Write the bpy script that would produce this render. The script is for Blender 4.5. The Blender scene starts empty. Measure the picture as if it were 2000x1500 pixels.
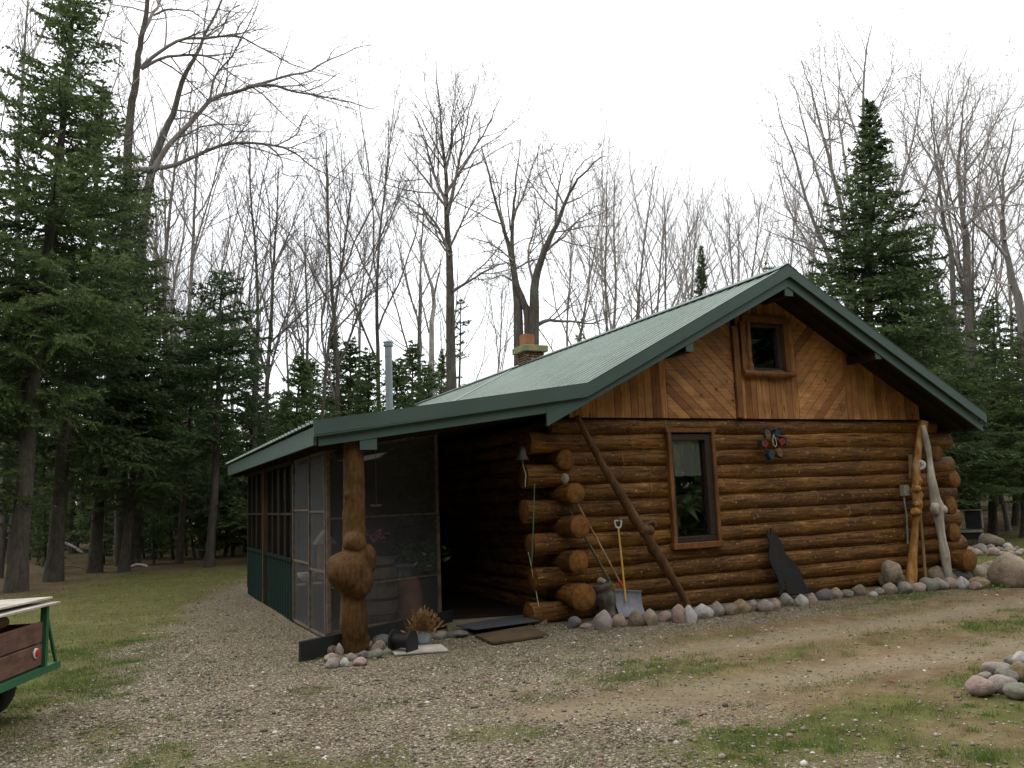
import bpy, bmesh, math, random
import numpy as np
from mathutils import Vector, Matrix, Quaternion

random.seed(7)
RNG = np.random.default_rng(7)
PI = math.pi
R_ = math.radians
scn = bpy.context.scene
COL = scn.collection

# ------------------------------------------------------------------ camera
FPX, CX, CY, EYE = 1616.0, 1000.0, 750.0, 1.6
_ex = np.array([4470 - CX, 840 - CY, FPX]); _ex /= np.linalg.norm(_ex)
_ey = np.array([241 - CX, 1003 - CY, FPX]); _ey -= _ex * (_ex @ _ey); _ey /= np.linalg.norm(_ey)
_ez = np.cross(_ex, _ey)
RC = np.array([_ex, _ey, _ez])            # camera (right, down, forward) -> world
cam_data = bpy.data.cameras.new('camera')
cam_data.sensor_width = 36.0
cam_data.lens = FPX / 2000 * 36
cam_data.clip_start = 0.05
cam_data.clip_end = 2000
cam = bpy.data.objects.new('camera', cam_data)
COL.objects.link(cam)
_m = Matrix.Identity(4)
for i in range(3):
    _m[i][0] = RC[i][0]; _m[i][1] = -RC[i][1]; _m[i][2] = -RC[i][2]
_m[2][3] = EYE
cam.matrix_world = _m
scn.camera = cam

# ------------------------------------------------------------------ light: an overcast sky
SUN_EL, SUN_AZ = 60.0, 312.0
world = bpy.data.worlds.new("World")
scn.world = world
world.use_nodes = True
nt = world.node_tree
nt.nodes.clear()
w_out = nt.nodes.new('ShaderNodeOutputWorld')
w_sky = nt.nodes.new('ShaderNodeTexSky')
w_sky.sky_type = 'NISHITA'
w_sky.sun_disc = False
w_sky.sun_elevation = R_(SUN_EL)
w_sky.sun_rotation = R_(SUN_AZ)
w_b1 = nt.nodes.new('ShaderNodeBackground'); w_b1.inputs['Strength'].default_value = 0.05
w_b2 = nt.nodes.new('ShaderNodeBackground'); w_b2.inputs['Strength'].default_value = 1.0
w_geo = nt.nodes.new('ShaderNodeTexCoord')
w_sep = nt.nodes.new('ShaderNodeSeparateXYZ')
w_rmp = nt.nodes.new('ShaderNodeValToRGB')
w_rmp.color_ramp.elements[0].position = 0.0
w_rmp.color_ramp.elements[0].color = (0.72, 0.705, 0.665, 1)
w_rmp.color_ramp.elements[1].position = 0.75
w_rmp.color_ramp.elements[1].color = (1.18, 1.15, 1.08, 1)
w_nz = nt.nodes.new('ShaderNodeTexNoise'); w_nz.inputs['Scale'].default_value = 2.2; w_nz.inputs['Detail'].default_value = 3
w_ml = nt.nodes.new('ShaderNodeMapRange')
w_ml.inputs[1].default_value = 0.3; w_ml.inputs[2].default_value = 0.7; w_ml.inputs[3].default_value = 0.94; w_ml.inputs[4].default_value = 1.06
w_mul = nt.nodes.new('ShaderNodeVectorMath'); w_mul.operation = 'MULTIPLY'
w_add = nt.nodes.new('ShaderNodeAddShader')
L = nt.links.new
L(w_sky.outputs[0], w_b1.inputs['Color'])
L(w_geo.outputs['Generated'], w_sep.inputs[0])
L(w_geo.outputs['Generated'], w_nz.inputs['Vector'])
L(w_nz.outputs['Fac'], w_ml.inputs[0])
L(w_sep.outputs['Z'], w_rmp.inputs[0])
L(w_rmp.outputs[0], w_mul.inputs[0]); L(w_ml.outputs[0], w_mul.inputs[1])
L(w_mul.outputs[0], w_b2.inputs['Color'])
L(w_b1.outputs[0], w_add.inputs[0]); L(w_b2.outputs[0], w_add.inputs[1])
L(w_add.outputs[0], w_out.inputs['Surface'])

sun_d = bpy.data.lights.new('sun', 'SUN')
sun_d.energy = 0.5
sun_d.angle = R_(25)
sun_d.color = (1.0, 0.96, 0.9)
sun = bpy.data.objects.new('sun', sun_d)
COL.objects.link(sun)
_az = R_(SUN_AZ)
_sv = Vector((math.sin(_az) * math.cos(R_(SUN_EL)), math.cos(_az) * math.cos(R_(SUN_EL)), math.sin(R_(SUN_EL))))
sun.rotation_euler = _sv.to_track_quat('Z', 'Y').to_euler()
scn.view_settings.view_transform = 'Standard'
scn.view_settings.look = 'None'
scn.view_settings.exposure = 0.62
scn.view_settings.gamma = 1.0
scn.cycles.max_bounces = 6
scn.cycles.diffuse_bounces = 3
scn.cycles.glossy_bounces = 3
scn.cycles.transparent_max_bounces = 12
scn.cycles.transmission_bounces = 4
scn.cycles.use_denoising = True

# ------------------------------------------------------------------ from the photograph's pixels to places in the world
def ray(x, y): return RC @ np.array([x - CX, y - CY, FPX])
def on_ground(x, y, z=0.0):
    w = ray(x, y); return np.array([0, 0, EYE]) + w * (z - EYE) / w[2]
def at_y(x, y, Y):
    w = ray(x, y); return np.array([0, 0, EYE]) + w * Y / w[1]
def at_x(x, y, X):
    w = ray(x, y); return np.array([0, 0, EYE]) + w * X / w[0]
def at_d(x, y, D):
    w = ray(x, y); return np.array([0, 0, EYE]) + w * D / math.hypot(w[0], w[1])

# ------------------------------------------------------------------ value noise
def _hash(i, j, s):
    n = (i * 374761393 + j * 668265263 + s * 1442695041).astype(np.int64)
    n = (n ^ (n >> 13)) * 1274126177
    n = n ^ (n >> 16)
    return (n & 0xffff) / 65535.0
def vnoise(x, y, s=0):
    x = np.asarray(x, float); y = np.asarray(y, float)
    i = np.floor(x).astype(np.int64); j = np.floor(y).astype(np.int64)
    u = x - i; v = y - j
    u = u * u * (3 - 2 * u); v = v * v * (3 - 2 * v)
    a = _hash(i, j, s); b = _hash(i + 1, j, s); c = _hash(i, j + 1, s); d = _hash(i + 1, j + 1, s)
    return (a * (1 - u) + b * u) * (1 - v) + (c * (1 - u) + d * u) * v
def fbm(x, y, s=0, o=4):
    t = 0; a = 0.5; f = 1.0
    for k in range(o):
        t = t + a * vnoise(np.asarray(x) * f, np.asarray(y) * f, s + k * 17); a *= 0.5; f *= 2.03
    return t / (1 - 0.5 ** o)
def sstep(a, b, x):
    t = np.clip((np.asarray(x, float) - a) / (b - a), 0, 1); return t * t * (3 - 2 * t)

# ------------------------------------------------------------------ materials
def new_mat(name):
    m = bpy.data.materials.new(name); m.use_nodes = True
    n = m.node_tree.nodes; n.clear()
    out = n.new('ShaderNodeOutputMaterial'); b = n.new('ShaderNodeBsdfPrincipled')
    m.node_tree.links.new(b.outputs[0], out.inputs[0])
    return m, m.node_tree, b, out
def node(t, typ, **kw):
    n = t.nodes.new(typ)
    for k, v in kw.items():
        if k in n.inputs.keys(): n.inputs[k].default_value = v
        else: setattr(n, k, v)
    return n
def ramp(t, stops, src=None, interp='LINEAR'):
    r = t.nodes.new('ShaderNodeValToRGB'); cr = r.color_ramp; cr.interpolation = interp
    while len(cr.elements) < len(stops): cr.elements.new(0.5)
    for e, (p, c) in zip(cr.elements, stops):
        e.position = p; e.color = (c[0], c[1], c[2], 1) if len(c) == 3 else c
    if src is not None: t.links.new(src, r.inputs[0])
    return r
def mixc(t, fac, a, b, mode='MIX'):
    m = t.nodes.new('ShaderNodeMix'); m.data_type = 'RGBA'; m.blend_type = mode; m.clamp_factor = True
    for s, v in ((m.inputs[0], fac), (m.inputs[6], a), (m.inputs[7], b)):
        if hasattr(v, 'links'): t.links.new(v, s)
        elif isinstance(v, (int, float)): s.default_value = v
        else: s.default_value = (v[0], v[1], v[2], 1)
    return m.outputs[2]
def coords(t, scale=(1, 1, 1), kind='Object', rot=(0, 0, 0)):
    tc = t.nodes.new('ShaderNodeTexCoord'); mp = t.nodes.new('ShaderNodeMapping')
    mp.inputs['Scale'].default_value = scale; mp.inputs['Rotation'].default_value = rot
    t.links.new(tc.outputs[kind], mp.inputs['Vector']); return mp.outputs[0]
def noise(t, vec, scale, detail=4, rough=0.6, dist=0.0):
    n = node(t, 'ShaderNodeTexNoise', Scale=scale, Detail=detail, Roughness=rough, Distortion=dist)
    t.links.new(vec, n.inputs['Vector']); return n
def bump(t, b, height, strength=0.3, dist=0.02):
    n = node(t, 'ShaderNodeBump', Strength=strength, Distance=dist)
    t.links.new(height, n.inputs['Height']); t.links.new(n.outputs[0], b.inputs['Normal']); return n
def mat_simple(name, c1, c2, scale=6, rough=0.7, stretch=(1, 1, 1), bstr=0.2, bdist=0.01, metallic=0.0, detail=5, lo=0.35, hi=0.65, spec=0.4):
    m, t, b, o = new_mat(name)
    v = coords(t, stretch); n = noise(t, v, scale, detail)
    r = ramp(t, [(lo, c1), (hi, c2)], n.outputs['Fac'])
    t.links.new(r.outputs[0], b.inputs['Base Color'])
    b.inputs['Roughness'].default_value = rough; b.inputs['Metallic'].default_value = metallic
    b.inputs['Specular IOR Level'].default_value = spec
    if bstr: bump(t, b, n.outputs['Fac'], bstr, bdist)
    return m
def mat_wood(name, dark, mid, light, stretch, scale=5.0, rough=0.6, knots=0.5, knotcol=(0.03, 0.012, 0.005), tone=False, spec=0.3):
    """grain stretched along one axis, blotches of wear, knots"""
    m, t, b, o = new_mat(name)
    v = coords(t, stretch)
    n1 = noise(t, v, scale, 6, 0.65, 0.4)
    r1 = ramp(t, [(0.25, dark), (0.5, mid), (0.78, light)], n1.outputs['Fac'])
    v2 = coords(t, (1, 1, 1)); n2 = noise(t, v2, 2.3, 4, 0.6)
    r2 = ramp(t, [(0.3, (0.55, 0.55, 0.55)), (0.7, (1.25, 1.2, 1.1))], n2.outputs['Fac'])
    c = mixc(t, 1.0, r1.outputs[0], r2.outputs[0], 'MULTIPLY')
    if tone:
        at = t.nodes.new('ShaderNodeAttribute'); at.attribute_name = 'tone'
        rt = ramp(t, [(0.0, (0.5, 0.36, 0.28)), (0.5, (0.95, 0.9, 0.85)), (1.0, (1.4, 1.35, 1.2))], at.outputs['Fac'])
        c = mixc(t, 1.0, c, rt.outputs[0], 'MULTIPLY')
    if knots:
        s3 = tuple(max(0.45, x ** 0.5) for x in stretch)
        v3 = coords(t, s3); vo = node(t, 'ShaderNodeTexVoronoi', Scale=3.2); t.links.new(v3, vo.inputs['Vector'])
        rk = ramp(t, [(0.07, (1, 1, 1)), (0.15, (0, 0, 0))], vo.outputs['Distance'])
        mk = node(t, 'ShaderNodeMath', operation='MULTIPLY'); mk.inputs[1].default_value = knots
        t.links.new(rk.outputs[0], mk.inputs[0])
        c = mixc(t, mk.outputs[0], c, knotcol)
    t.links.new(c, b.inputs['Base Color'])
    b.inputs['Roughness'].default_value = rough; b.inputs['Specular IOR Level'].default_value = spec
    bump(t, b, n1.outputs['Fac'], 0.35, 0.012)
    return m
M = {}
def _log_mat():
    m, t, b, o = new_mat('log_wood')
    v = coords(t, (0.55, 6, 6)); n1 = noise(t, v, 4.2, 7, 0.68, 0.5)
    r1 = ramp(t, [(0.28, (0.040, 0.018, 0.006)), (0.45, (0.135, 0.062, 0.015)), (0.58, (0.235, 0.112, 0.026)), (0.78, (0.40, 0.215, 0.058))], n1.outputs['Fac'])
    at = t.nodes.new('ShaderNodeAttribute'); at.attribute_name = 'tone'
    rt = ramp(t, [(0.0, (0.60, 0.56, 0.52)), (1.0, (1.25, 1.2, 1.15))], at.outputs['Fac'])
    c = mixc(t, 1.0, r1.outputs[0], rt.outputs[0], 'MULTIPLY')
    v2 = coords(t, (1.1, 2.6, 2.6)); n2 = noise(t, v2, 3.4, 6, 0.7)           # pale scuffs where the stain has worn
    r2 = ramp(t, [(0.575, (0, 0, 0)), (0.70, (0.7, 0.7, 0.7))], n2.outputs['Fac'])
    c = mixc(t, r2.outputs[0], c, (0.43, 0.24, 0.068))
    v3 = coords(t, (0.8, 1, 1)); n3 = noise(t, v3, 1.1, 4, 0.6)
    r3 = ramp(t, [(0.3, (0.5, 0.5, 0.52)), (0.7, (1.15, 1.12, 1.05))], n3.outputs['Fac'])
    c = mixc(t, 1.0, c, r3.outputs[0], 'MULTIPLY')
    vo = node(t, 'ShaderNodeTexVoronoi', Scale=2.6); t.links.new(coords(t, (0.6, 1.6, 1.6)), vo.inputs['Vector'])
    rk = ramp(t, [(0.05, (0.85, 0.85, 0.85)), (0.11, (0, 0, 0))], vo.outputs['Distance'])
    c = mixc(t, rk.outputs[0], c, (0.03, 0.012, 0.005))
    n5 = noise(t, coords(t, (0.35, 9, 9)), 5.5, 5, 0.7, 0.8)                          # drying cracks along the grain
    r5 = ramp(t, [(0.385, (0.9, 0.9, 0.9)), (0.43, (0, 0, 0))], n5.outputs['Fac'])
    c = mixc(t, r5.outputs[0], c, (0.022, 0.010, 0.005))
    n6 = noise(t, coords(t, (2.2, 4.5, 4.5)), 7.0, 5, 0.75)                           # small flecks of bare wood
    r6 = ramp(t, [(0.60, (0, 0, 0)), (0.67, (0.95, 0.95, 0.95))], n6.outputs['Fac'])
    c = mixc(t, r6.outputs[0], c, (0.56, 0.36, 0.14))
    t.links.new(c, b.inputs['Base Color'])
    b.inputs['Roughness'].default_value = 0.62; b.inputs['Specular IOR Level'].default_value = 0.22
    sm_ = node(t, 'ShaderNodeMath', operation='MULTIPLY_ADD'); sm_.inputs[1].default_value = -0.8
    t.links.new(r5.outputs[0], sm_.inputs[0]); t.links.new(n1.outputs['Fac'], sm_.inputs[2])
    bump(t, b, sm_.outputs[0], 0.7, 0.018)
    return m
M['log'] = _log_mat()
def _logend_mat():
    m, t, b, o = new_mat('log_end_wood')
    v = coords(t, (1, 1, 1)); n = noise(t, v, 14, 6, 0.7)
    r = ramp(t, [(0.3, (0.08, 0.036, 0.012)), (0.55, (0.20, 0.092, 0.026)), (0.8, (0.33, 0.165, 0.055))], n.outputs['Fac'])
    at = t.nodes.new('ShaderNodeAttribute'); at.attribute_name = 'tone'
    ml = node(t, 'ShaderNodeMath', operation='MULTIPLY_ADD'); ml.inputs[1].default_value = 62.0
    nz = node(t, 'ShaderNodeMath', operation='MULTIPLY'); nz.inputs[1].default_value = 9.0
    t.links.new(n.outputs['Fac'], nz.inputs[0]); t.links.new(at.outputs['Fac'], ml.inputs[0]); t.links.new(nz.outputs[0], ml.inputs[2])
    sn = node(t, 'ShaderNodeMath', operation='SINE'); t.links.new(ml.outputs[0], sn.inputs[0])
    rg = ramp(t, [(0.0, (0.72, 0.68, 0.62)), (0.8, (1.12, 1.1, 1.08))], sn.outputs[0])
    re = ramp(t, [(0.0, (0.8, 0.75, 0.7)), (0.25, (1.15, 1.15, 1.15)), (0.9, (1.0, 1.0, 1.0)), (0.97, (0.55, 0.5, 0.45))], at.outputs['Fac'])
    c = mixc(t, 1.0, mixc(t, 1.0, r.outputs[0], rg.outputs[0], 'MULTIPLY'), re.outputs[0], 'MULTIPLY')
    t.links.new(c, b.inputs['Base Color']); b.inputs['Roughness'].default_value = 0.85; b.inputs['Specular IOR Level'].default_value = 0.15
    bump(t, b, n.outputs['Fac'], 0.5, 0.01)
    return m
M['log_end'] = _logend_mat()
M['seam'] = mat_simple('worn_log_seam', (0.16, 0.08, 0.025), (0.40, 0.24, 0.09), 12, 0.8)
M['siding_v'] = mat_wood('siding_upright', (0.21, 0.095, 0.036), (0.385, 0.195, 0.080), (0.54, 0.305, 0.135), (7, 7, 0.5), 4.0, 0.7, 0.8, tone=True, spec=0.15)
M['siding_d'] = mat_wood('siding_diagonal', (0.22, 0.098, 0.038), (0.395, 0.20, 0.082), (0.54, 0.305, 0.135), (2.0, 2.0, 2.0), 5.0, 0.6, 0.8, tone=True)
M['trim'] = mat_wood('trim_wood', (0.085, 0.036, 0.012), (0.175, 0.077, 0.024), (0.27, 0.13, 0.045), (6, 6, 1.2), 4.0, 0.55, 0.4)
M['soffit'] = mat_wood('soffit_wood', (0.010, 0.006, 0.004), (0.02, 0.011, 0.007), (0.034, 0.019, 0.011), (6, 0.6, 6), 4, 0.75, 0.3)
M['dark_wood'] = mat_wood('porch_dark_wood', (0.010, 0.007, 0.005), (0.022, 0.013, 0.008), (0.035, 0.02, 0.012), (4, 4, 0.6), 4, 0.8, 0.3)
M['frame_brown'] = mat_simple('brown_window_frame', (0.025, 0.014, 0.010), (0.04, 0.024, 0.017), 20, 0.5)
M['screen_frame'] = mat_simple('weathered_screen_frame', (0.085, 0.062, 0.041), (0.18, 0.138, 0.096), 14, 0.8)
def _paint(name, c, var=0.12, rough=0.4, metallic=0.0, dirt=(0.08, 0.09, 0.07), dirtamt=0.35, spec=0.5, rib_shade_streaks=False):
    m, t, b, o = new_mat(name)
    n = noise(t, coords(t, (1, 1, 1)), 1.7, 6, 0.65)
    r = ramp(t, [(0.3, tuple(x * (1 - var) for x in c)), (0.7, tuple(x * (1 + var) for x in c))], n.outputs['Fac'])
    n2 = noise(t, coords(t, (3, 3, 3)), 6, 6, 0.7)
    rd = ramp(t, [(0.58, (0, 0, 0)), (0.8, (dirtamt,) * 3)], n2.outputs['Fac'])
    c_ = mixc(t, rd.outputs[0], r.outputs[0], dirt)
    if rib_shade_streaks:
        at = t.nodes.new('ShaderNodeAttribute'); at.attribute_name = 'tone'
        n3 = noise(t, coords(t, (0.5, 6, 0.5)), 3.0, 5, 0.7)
        rg = ramp(t, [(0.2, (0.56, 0.60, 0.58)), (0.6, (0.98, 0.98, 0.98)), (1.0, (1.22, 1.2, 1.2))], at.outputs['Fac'])  # light and shade of the ribs put into the colour
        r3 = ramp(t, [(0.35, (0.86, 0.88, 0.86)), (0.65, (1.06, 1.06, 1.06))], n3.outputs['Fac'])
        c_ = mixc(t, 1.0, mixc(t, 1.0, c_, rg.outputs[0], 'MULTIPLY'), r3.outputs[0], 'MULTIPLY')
    t.links.new(c_, b.inputs['Base Color'])
    rr = ramp(t, [(0.3, (rough - 0.08,) * 3), (0.7, (rough + 0.12,) * 3)], n2.outputs['Fac'])
    t.links.new(rr.outputs[0], b.inputs['Roughness'])
    b.inputs['Metallic'].default_value = metallic; b.inputs['Specular IOR Level'].default_value = spec
    bump(t, b, n.outputs['Fac'], 0.08, 0.02)
    return m
M['roof'] = _paint('green_roof_steel', (0.238, 0.300, 0.265), 0.12, 0.27, 0.0, (0.2, 0.24, 0.2), 0.3, rib_shade_streaks=True)
M['roof_flash'] = _paint('pale_flashing', (0.34, 0.42, 0.37), 0.10, 0.4)
M['fascia'] = _paint('green_fascia_steel', (0.066, 0.105, 0.091), 0.10, 0.42, 0.0, (0.06, 0.09, 0.075), 0.3)
M['fascia_low'] = _paint('green_fascia_board', (0.060, 0.101, 0.087), 0.10, 0.5)
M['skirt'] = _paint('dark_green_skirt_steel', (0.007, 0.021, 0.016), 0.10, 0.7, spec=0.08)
M['steel'] = _paint('galvanised_steel', (0.30, 0.33, 0.36), 0.12, 0.35, 0.55, (0.2, 0.2, 0.2), 0.3)
M['black'] = mat_simple('black_painted_board', (0.005, 0.005, 0.005), (0.011, 0.011, 0.0105), 9, 0.65, (1, 1, 1), 0.3)
M['rubber'] = mat_simple('black_rubber', (0.012, 0.012, 0.012), (0.022, 0.022, 0.022), 12, 0.8)
M['white_paint'] = mat_simple('white_plastic', (0.6, 0.6, 0.58), (0.75, 0.75, 0.72), 15, 0.5, bstr=0)
M['cloth_white'] = mat_simple('blind_cloth', (0.52, 0.54, 0.52), (0.62, 0.64, 0.61), 30, 0.9, (1, 1, 12), 0.2)
M['concrete'] = mat_simple('mossy_concrete', (0.16, 0.21, 0.10), (0.30, 0.26, 0.13), 5, 0.9)
M['clay'] = mat_simple('clay_flue', (0.24, 0.10, 0.045), (0.36, 0.16, 0.075), 8, 0.85)
M['yellow_handle'] = mat_simple('yellow_handle', (0.42, 0.22, 0.03), (0.55, 0.30, 0.05), 12, 0.5)
M['pale_stick'] = mat_wood('pale_stick', (0.22, 0.14, 0.06), (0.34, 0.22, 0.10), (0.45, 0.31, 0.16), (4, 4, 0.8), 6, 0.6, 0.2)
M['green_stick'] = mat_simple('green_plastic', (0.09, 0.14, 0.05), (0.15, 0.2, 0.08), 10, 0.5)
M['red'] = mat_simple('red_plastic', (0.40, 0.02, 0.025), (0.5, 0.03, 0.035), 12, 0.35, bstr=0)
M['shovel'] = mat_simple('grey_scoop_plastic', (0.14, 0.15, 0.165), (0.21, 0.22, 0.24), 8, 0.5)
M['burl'] = mat_wood('burl_post_wood', (0.036, 0.019, 0.007), (0.092, 0.048, 0.016), (0.165, 0.090, 0.030), (9, 9, 1.4), 4.5, 0.7, 0.6, spec=0.15)
M['yellow_log'] = mat_wood('peeled_yellow_log', (0.17, 0.075, 0.02), (0.38, 0.19, 0.055), (0.58, 0.46, 0.30), (5, 5, 1.0), 2.6, 0.75, 0.7, (0.06, 0.03, 0.012), spec=0.12)
M['white_log'] = mat_wood('bleached_log', (0.26, 0.235, 0.20), (0.40, 0.375, 0.33), (0.52, 0.50, 0.46), (6, 6, 0.9), 3.0, 0.75, 0.5, (0.10, 0.08, 0.06))
M['brown_pole'] = mat_wood('brown_pole_wood', (0.045, 0.023, 0.010), (0.10, 0.05, 0.021), (0.19, 0.105, 0.05), (5, 5, 1.0), 3.4, 0.7, 0.6)
M['stump'] = mat_wood('grey_stump_wood', (0.035, 0.03, 0.024), (0.09, 0.078, 0.062), (0.2, 0.18, 0.15), (8, 8, 0.8), 3.0, 0.85, 0.3)
M['plywood'] = mat_wood('weathered_plywood', (0.34, 0.31, 0.28), (0.46, 0.43, 0.39), (0.58, 0.55, 0.50), (1, 6, 6), 4, 0.8, 0.15)
M['greyboard'] = mat_wood('grey_board', (0.11, 0.095, 0.06), (0.2, 0.175, 0.115), (0.3, 0.26, 0.18), (1, 6, 6), 4, 0.85, 0.3)
M['brownboard'] = mat_wood('red_brown_board', (0.10, 0.052, 0.038), (0.175, 0.095, 0.070), (0.24, 0.145, 0.11), (1.2, 1.2, 6), 5, 0.75, 0.3)
M['mossboard'] = mat_wood('damp_plank', (0.045, 0.032, 0.016), (0.085, 0.06, 0.03), (0.13, 0.095, 0.05), (1, 6, 6), 4, 0.85, 0.3)
M['green_frame'] = _paint('green_trailer_paint', (0.022, 0.115, 0.05), 0.15, 0.5)
M['mat_grey'] = mat_simple('rubber_door_mat', (0.03, 0.033, 0.04), (0.06, 0.065, 0.075), 60, 0.9)
M['pot_blue'] = mat_simple('glazed_pot', (0.24, 0.29, 0.30), (0.34, 0.40, 0.41), 9, 0.4)
M['barrel'] = mat_wood('barrel_wood', (0.14, 0.105, 0.08), (0.25, 0.20, 0.16), (0.36, 0.30, 0.25), (6, 6, 0.6), 4, 0.7, 0.1)
M['copper'] = mat_simple('red_brown_can', (0.36, 0.15, 0.085), (0.5, 0.23, 0.135), 7, 0.5)
M['bell'] = mat_simple('dark_bell_iron', (0.03, 0.026, 0.022), (0.06, 0.05, 0.042), 10, 0.5, metallic=0.4)
M['rope'] = mat_simple('pale_rope', (0.35, 0.33, 0.28), (0.5, 0.47, 0.4), 40, 0.9)
M['util'] = mat_simple('grey_utility_box', (0.24, 0.22, 0.17), (0.34, 0.31, 0.24), 9, 0.6)
M['h_tan'] = mat_simple('tan_birdhouse', (0.12, 0.075, 0.03), (0.18, 0.115, 0.05), 9, 0.8)
M['h_blue'] = mat_simple('blue_birdhouse', (0.022, 0.042, 0.062), (0.035, 0.06, 0.085), 9, 0.8)
M['h_teal'] = mat_simple('teal_roof_paint', (0.012, 0.030, 0.031), (0.02, 0.046, 0.045), 9, 0.8)
M['h_red'] = mat_simple('red_birdhouse', (0.15, 0.018, 0.022), (0.22, 0.028, 0.034), 9, 0.8)
M['h_orange'] = mat_simple('orange_birdhouse', (0.18, 0.075, 0.025), (0.26, 0.11, 0.04), 9, 0.8)
M['dry'] = mat_simple('dried_flowers', (0.09, 0.042, 0.016), (0.36, 0.21, 0.08), 25, 0.8)
M['pink'] = mat_simple('pink_petals', (0.5, 0.12, 0.34), (0.65, 0.22, 0.48), 20, 0.7)
def _leaf(name, stops, scale, transl=0.0, rough=0.55, spec=0.25):
    m, t, b, o = new_mat(name)
    n = noise(t, coords(t, (1, 1, 1)), scale, 4, 0.6)
    oi = t.nodes.new('ShaderNodeObjectInfo')
    ad = node(t, 'ShaderNodeMath', operation='MULTIPLY_ADD'); ad.inputs[1].default_value = 0.28
    t.links.new(oi.outputs['Random'], ad.inputs[0])
    sb = node(t, 'ShaderNodeMath', operation='SUBTRACT'); sb.inputs[1].default_value = 0.14
    t.links.new(n.outputs['Fac'], sb.inputs[0]); t.links.new(sb.outputs[0], ad.inputs[2])
    r = ramp(t, stops, ad.outputs[0])
    t.links.new(r.outputs[0], b.inputs['Base Color'])
    b.inputs['Roughness'].default_value = rough; b.inputs['Specular IOR Level'].default_value = spec
    if transl:
        tr = t.nodes.new('ShaderNodeBsdfTranslucent'); t.links.new(r.outputs[0], tr.inputs['Color'])
        mx = node(t, 'ShaderNodeMixShader'); mx.inputs[0].default_value = transl
        t.links.new(b.outputs[0], mx.inputs[1]); t.links.new(tr.outputs[0], mx.inputs[2]); t.links.new(mx.outputs[0], o.inputs[0])
    return m
M['needles'] = _leaf('spruce_needles', [(0.2, (0.050, 0.074, 0.031)), (0.5, (0.095, 0.142, 0.050)), (0.8, (0.155, 0.210, 0.075))], 0.9, 0.3)
M['needles_dark'] = _leaf('dark_needles', [(0.2, (0.040, 0.070, 0.031)), (0.5, (0.080, 0.132, 0.050)), (0.8, (0.135, 0.195, 0.070))], 1.2, 0.25)
M['needles_far'] = _leaf('fir_needles', [(0.2, (0.055, 0.085, 0.034)), (0.5, (0.10, 0.155, 0.055)), (0.8, (0.15, 0.21, 0.08))], 0.8, 0.35)
M['grass'] = _leaf('grass_blades', [(0.15, (0.17, 0.135, 0.062)), (0.38, (0.13, 0.135, 0.042)), (0.56, (0.095, 0.145, 0.032)), (0.85, (0.15, 0.195, 0.05))], 1.3, 0.3)
M['tuft'] = _leaf('green_tuft_blades', [(0.2, (0.075, 0.115, 0.024)), (0.5, (0.115, 0.185, 0.036)), (0.85, (0.18, 0.25, 0.065))], 2.0, 0.3)
M['weed'] = _leaf('weed_leaves', [(0.2, (0.05, 0.11, 0.02)), (0.8, (0.10, 0.19, 0.04))], 4, 0.3)
M['buds'] = _leaf('opening_buds', [(0.2, (0.22, 0.15, 0.12)), (0.5, (0.30, 0.24, 0.16)), (0.8, (0.30, 0.30, 0.17))], 0.5, 0.3)
M['plant'] = _leaf('house_plant_leaves', [(0.2, (0.08, 0.19, 0.09)), (0.8, (0.22, 0.36, 0.19))], 4, 0.2)
M['fallen'] = _leaf('fallen_leaves', [(0.2, (0.10, 0.045, 0.025)), (0.5, (0.2, 0.10, 0.05)), (0.8, (0.30, 0.19, 0.10))], 9, 0.1, 0.8)
def _bark(name, dark, light, scale=7, lichen=(0.16, 0.19, 0.15)):
    m, t, b, o = new_mat(name)
    n = noise(t, coords(t, (2.2, 2.2, 0.5)), scale, 7, 0.7)
    r = ramp(t, [(0.3, dark), (0.72, light)], n.outputs['Fac'])
    n2 = noise(t, coords(t, (1, 1, 0.7)), 2.1, 5, 0.65)
    r2 = ramp(t, [(0.5, (0, 0, 0)), (0.72, (0.55, 0.55, 0.55))], n2.outputs['Fac'])
    t.links.new(mixc(t, r2.outputs[0], r.outputs[0], lichen), b.inputs['Base Color'])
    b.inputs['Roughness'].default_value = 0.9; b.inputs['Specular IOR Level'].default_value = 0.2
    bump(t, b, n.outputs['Fac'], 0.7, 0.03)
    return m
M['bark'] = _bark('maple_bark', (0.045, 0.038, 0.030), (0.14, 0.12, 0.10))
M['bark_spruce'] = _bark('spruce_bark', (0.035, 0.028, 0.022), (0.11, 0.092, 0.075), 9, (0.12, 0.13, 0.10))
M['bark_pale'] = _bark('pale_bark', (0.10, 0.088, 0.078), (0.24, 0.215, 0.195), 7, (0.22, 0.23, 0.2))
M['bark_white'] = _bark('birch_bark', (0.20, 0.18, 0.16), (0.62, 0.59, 0.55), 6, (0.55, 0.53, 0.49))
M['twig'] = mat_simple('twig_bark', (0.14, 0.118, 0.104), (0.235, 0.205, 0.182), 3, 0.9, bstr=0)
M['twig_pale'] = mat_simple('glow_paled_twigs', (0.23, 0.205, 0.19), (0.37, 0.335, 0.31), 3, 0.9, bstr=0)  # glow of the bright sky round thin twigs put into their colour
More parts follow.
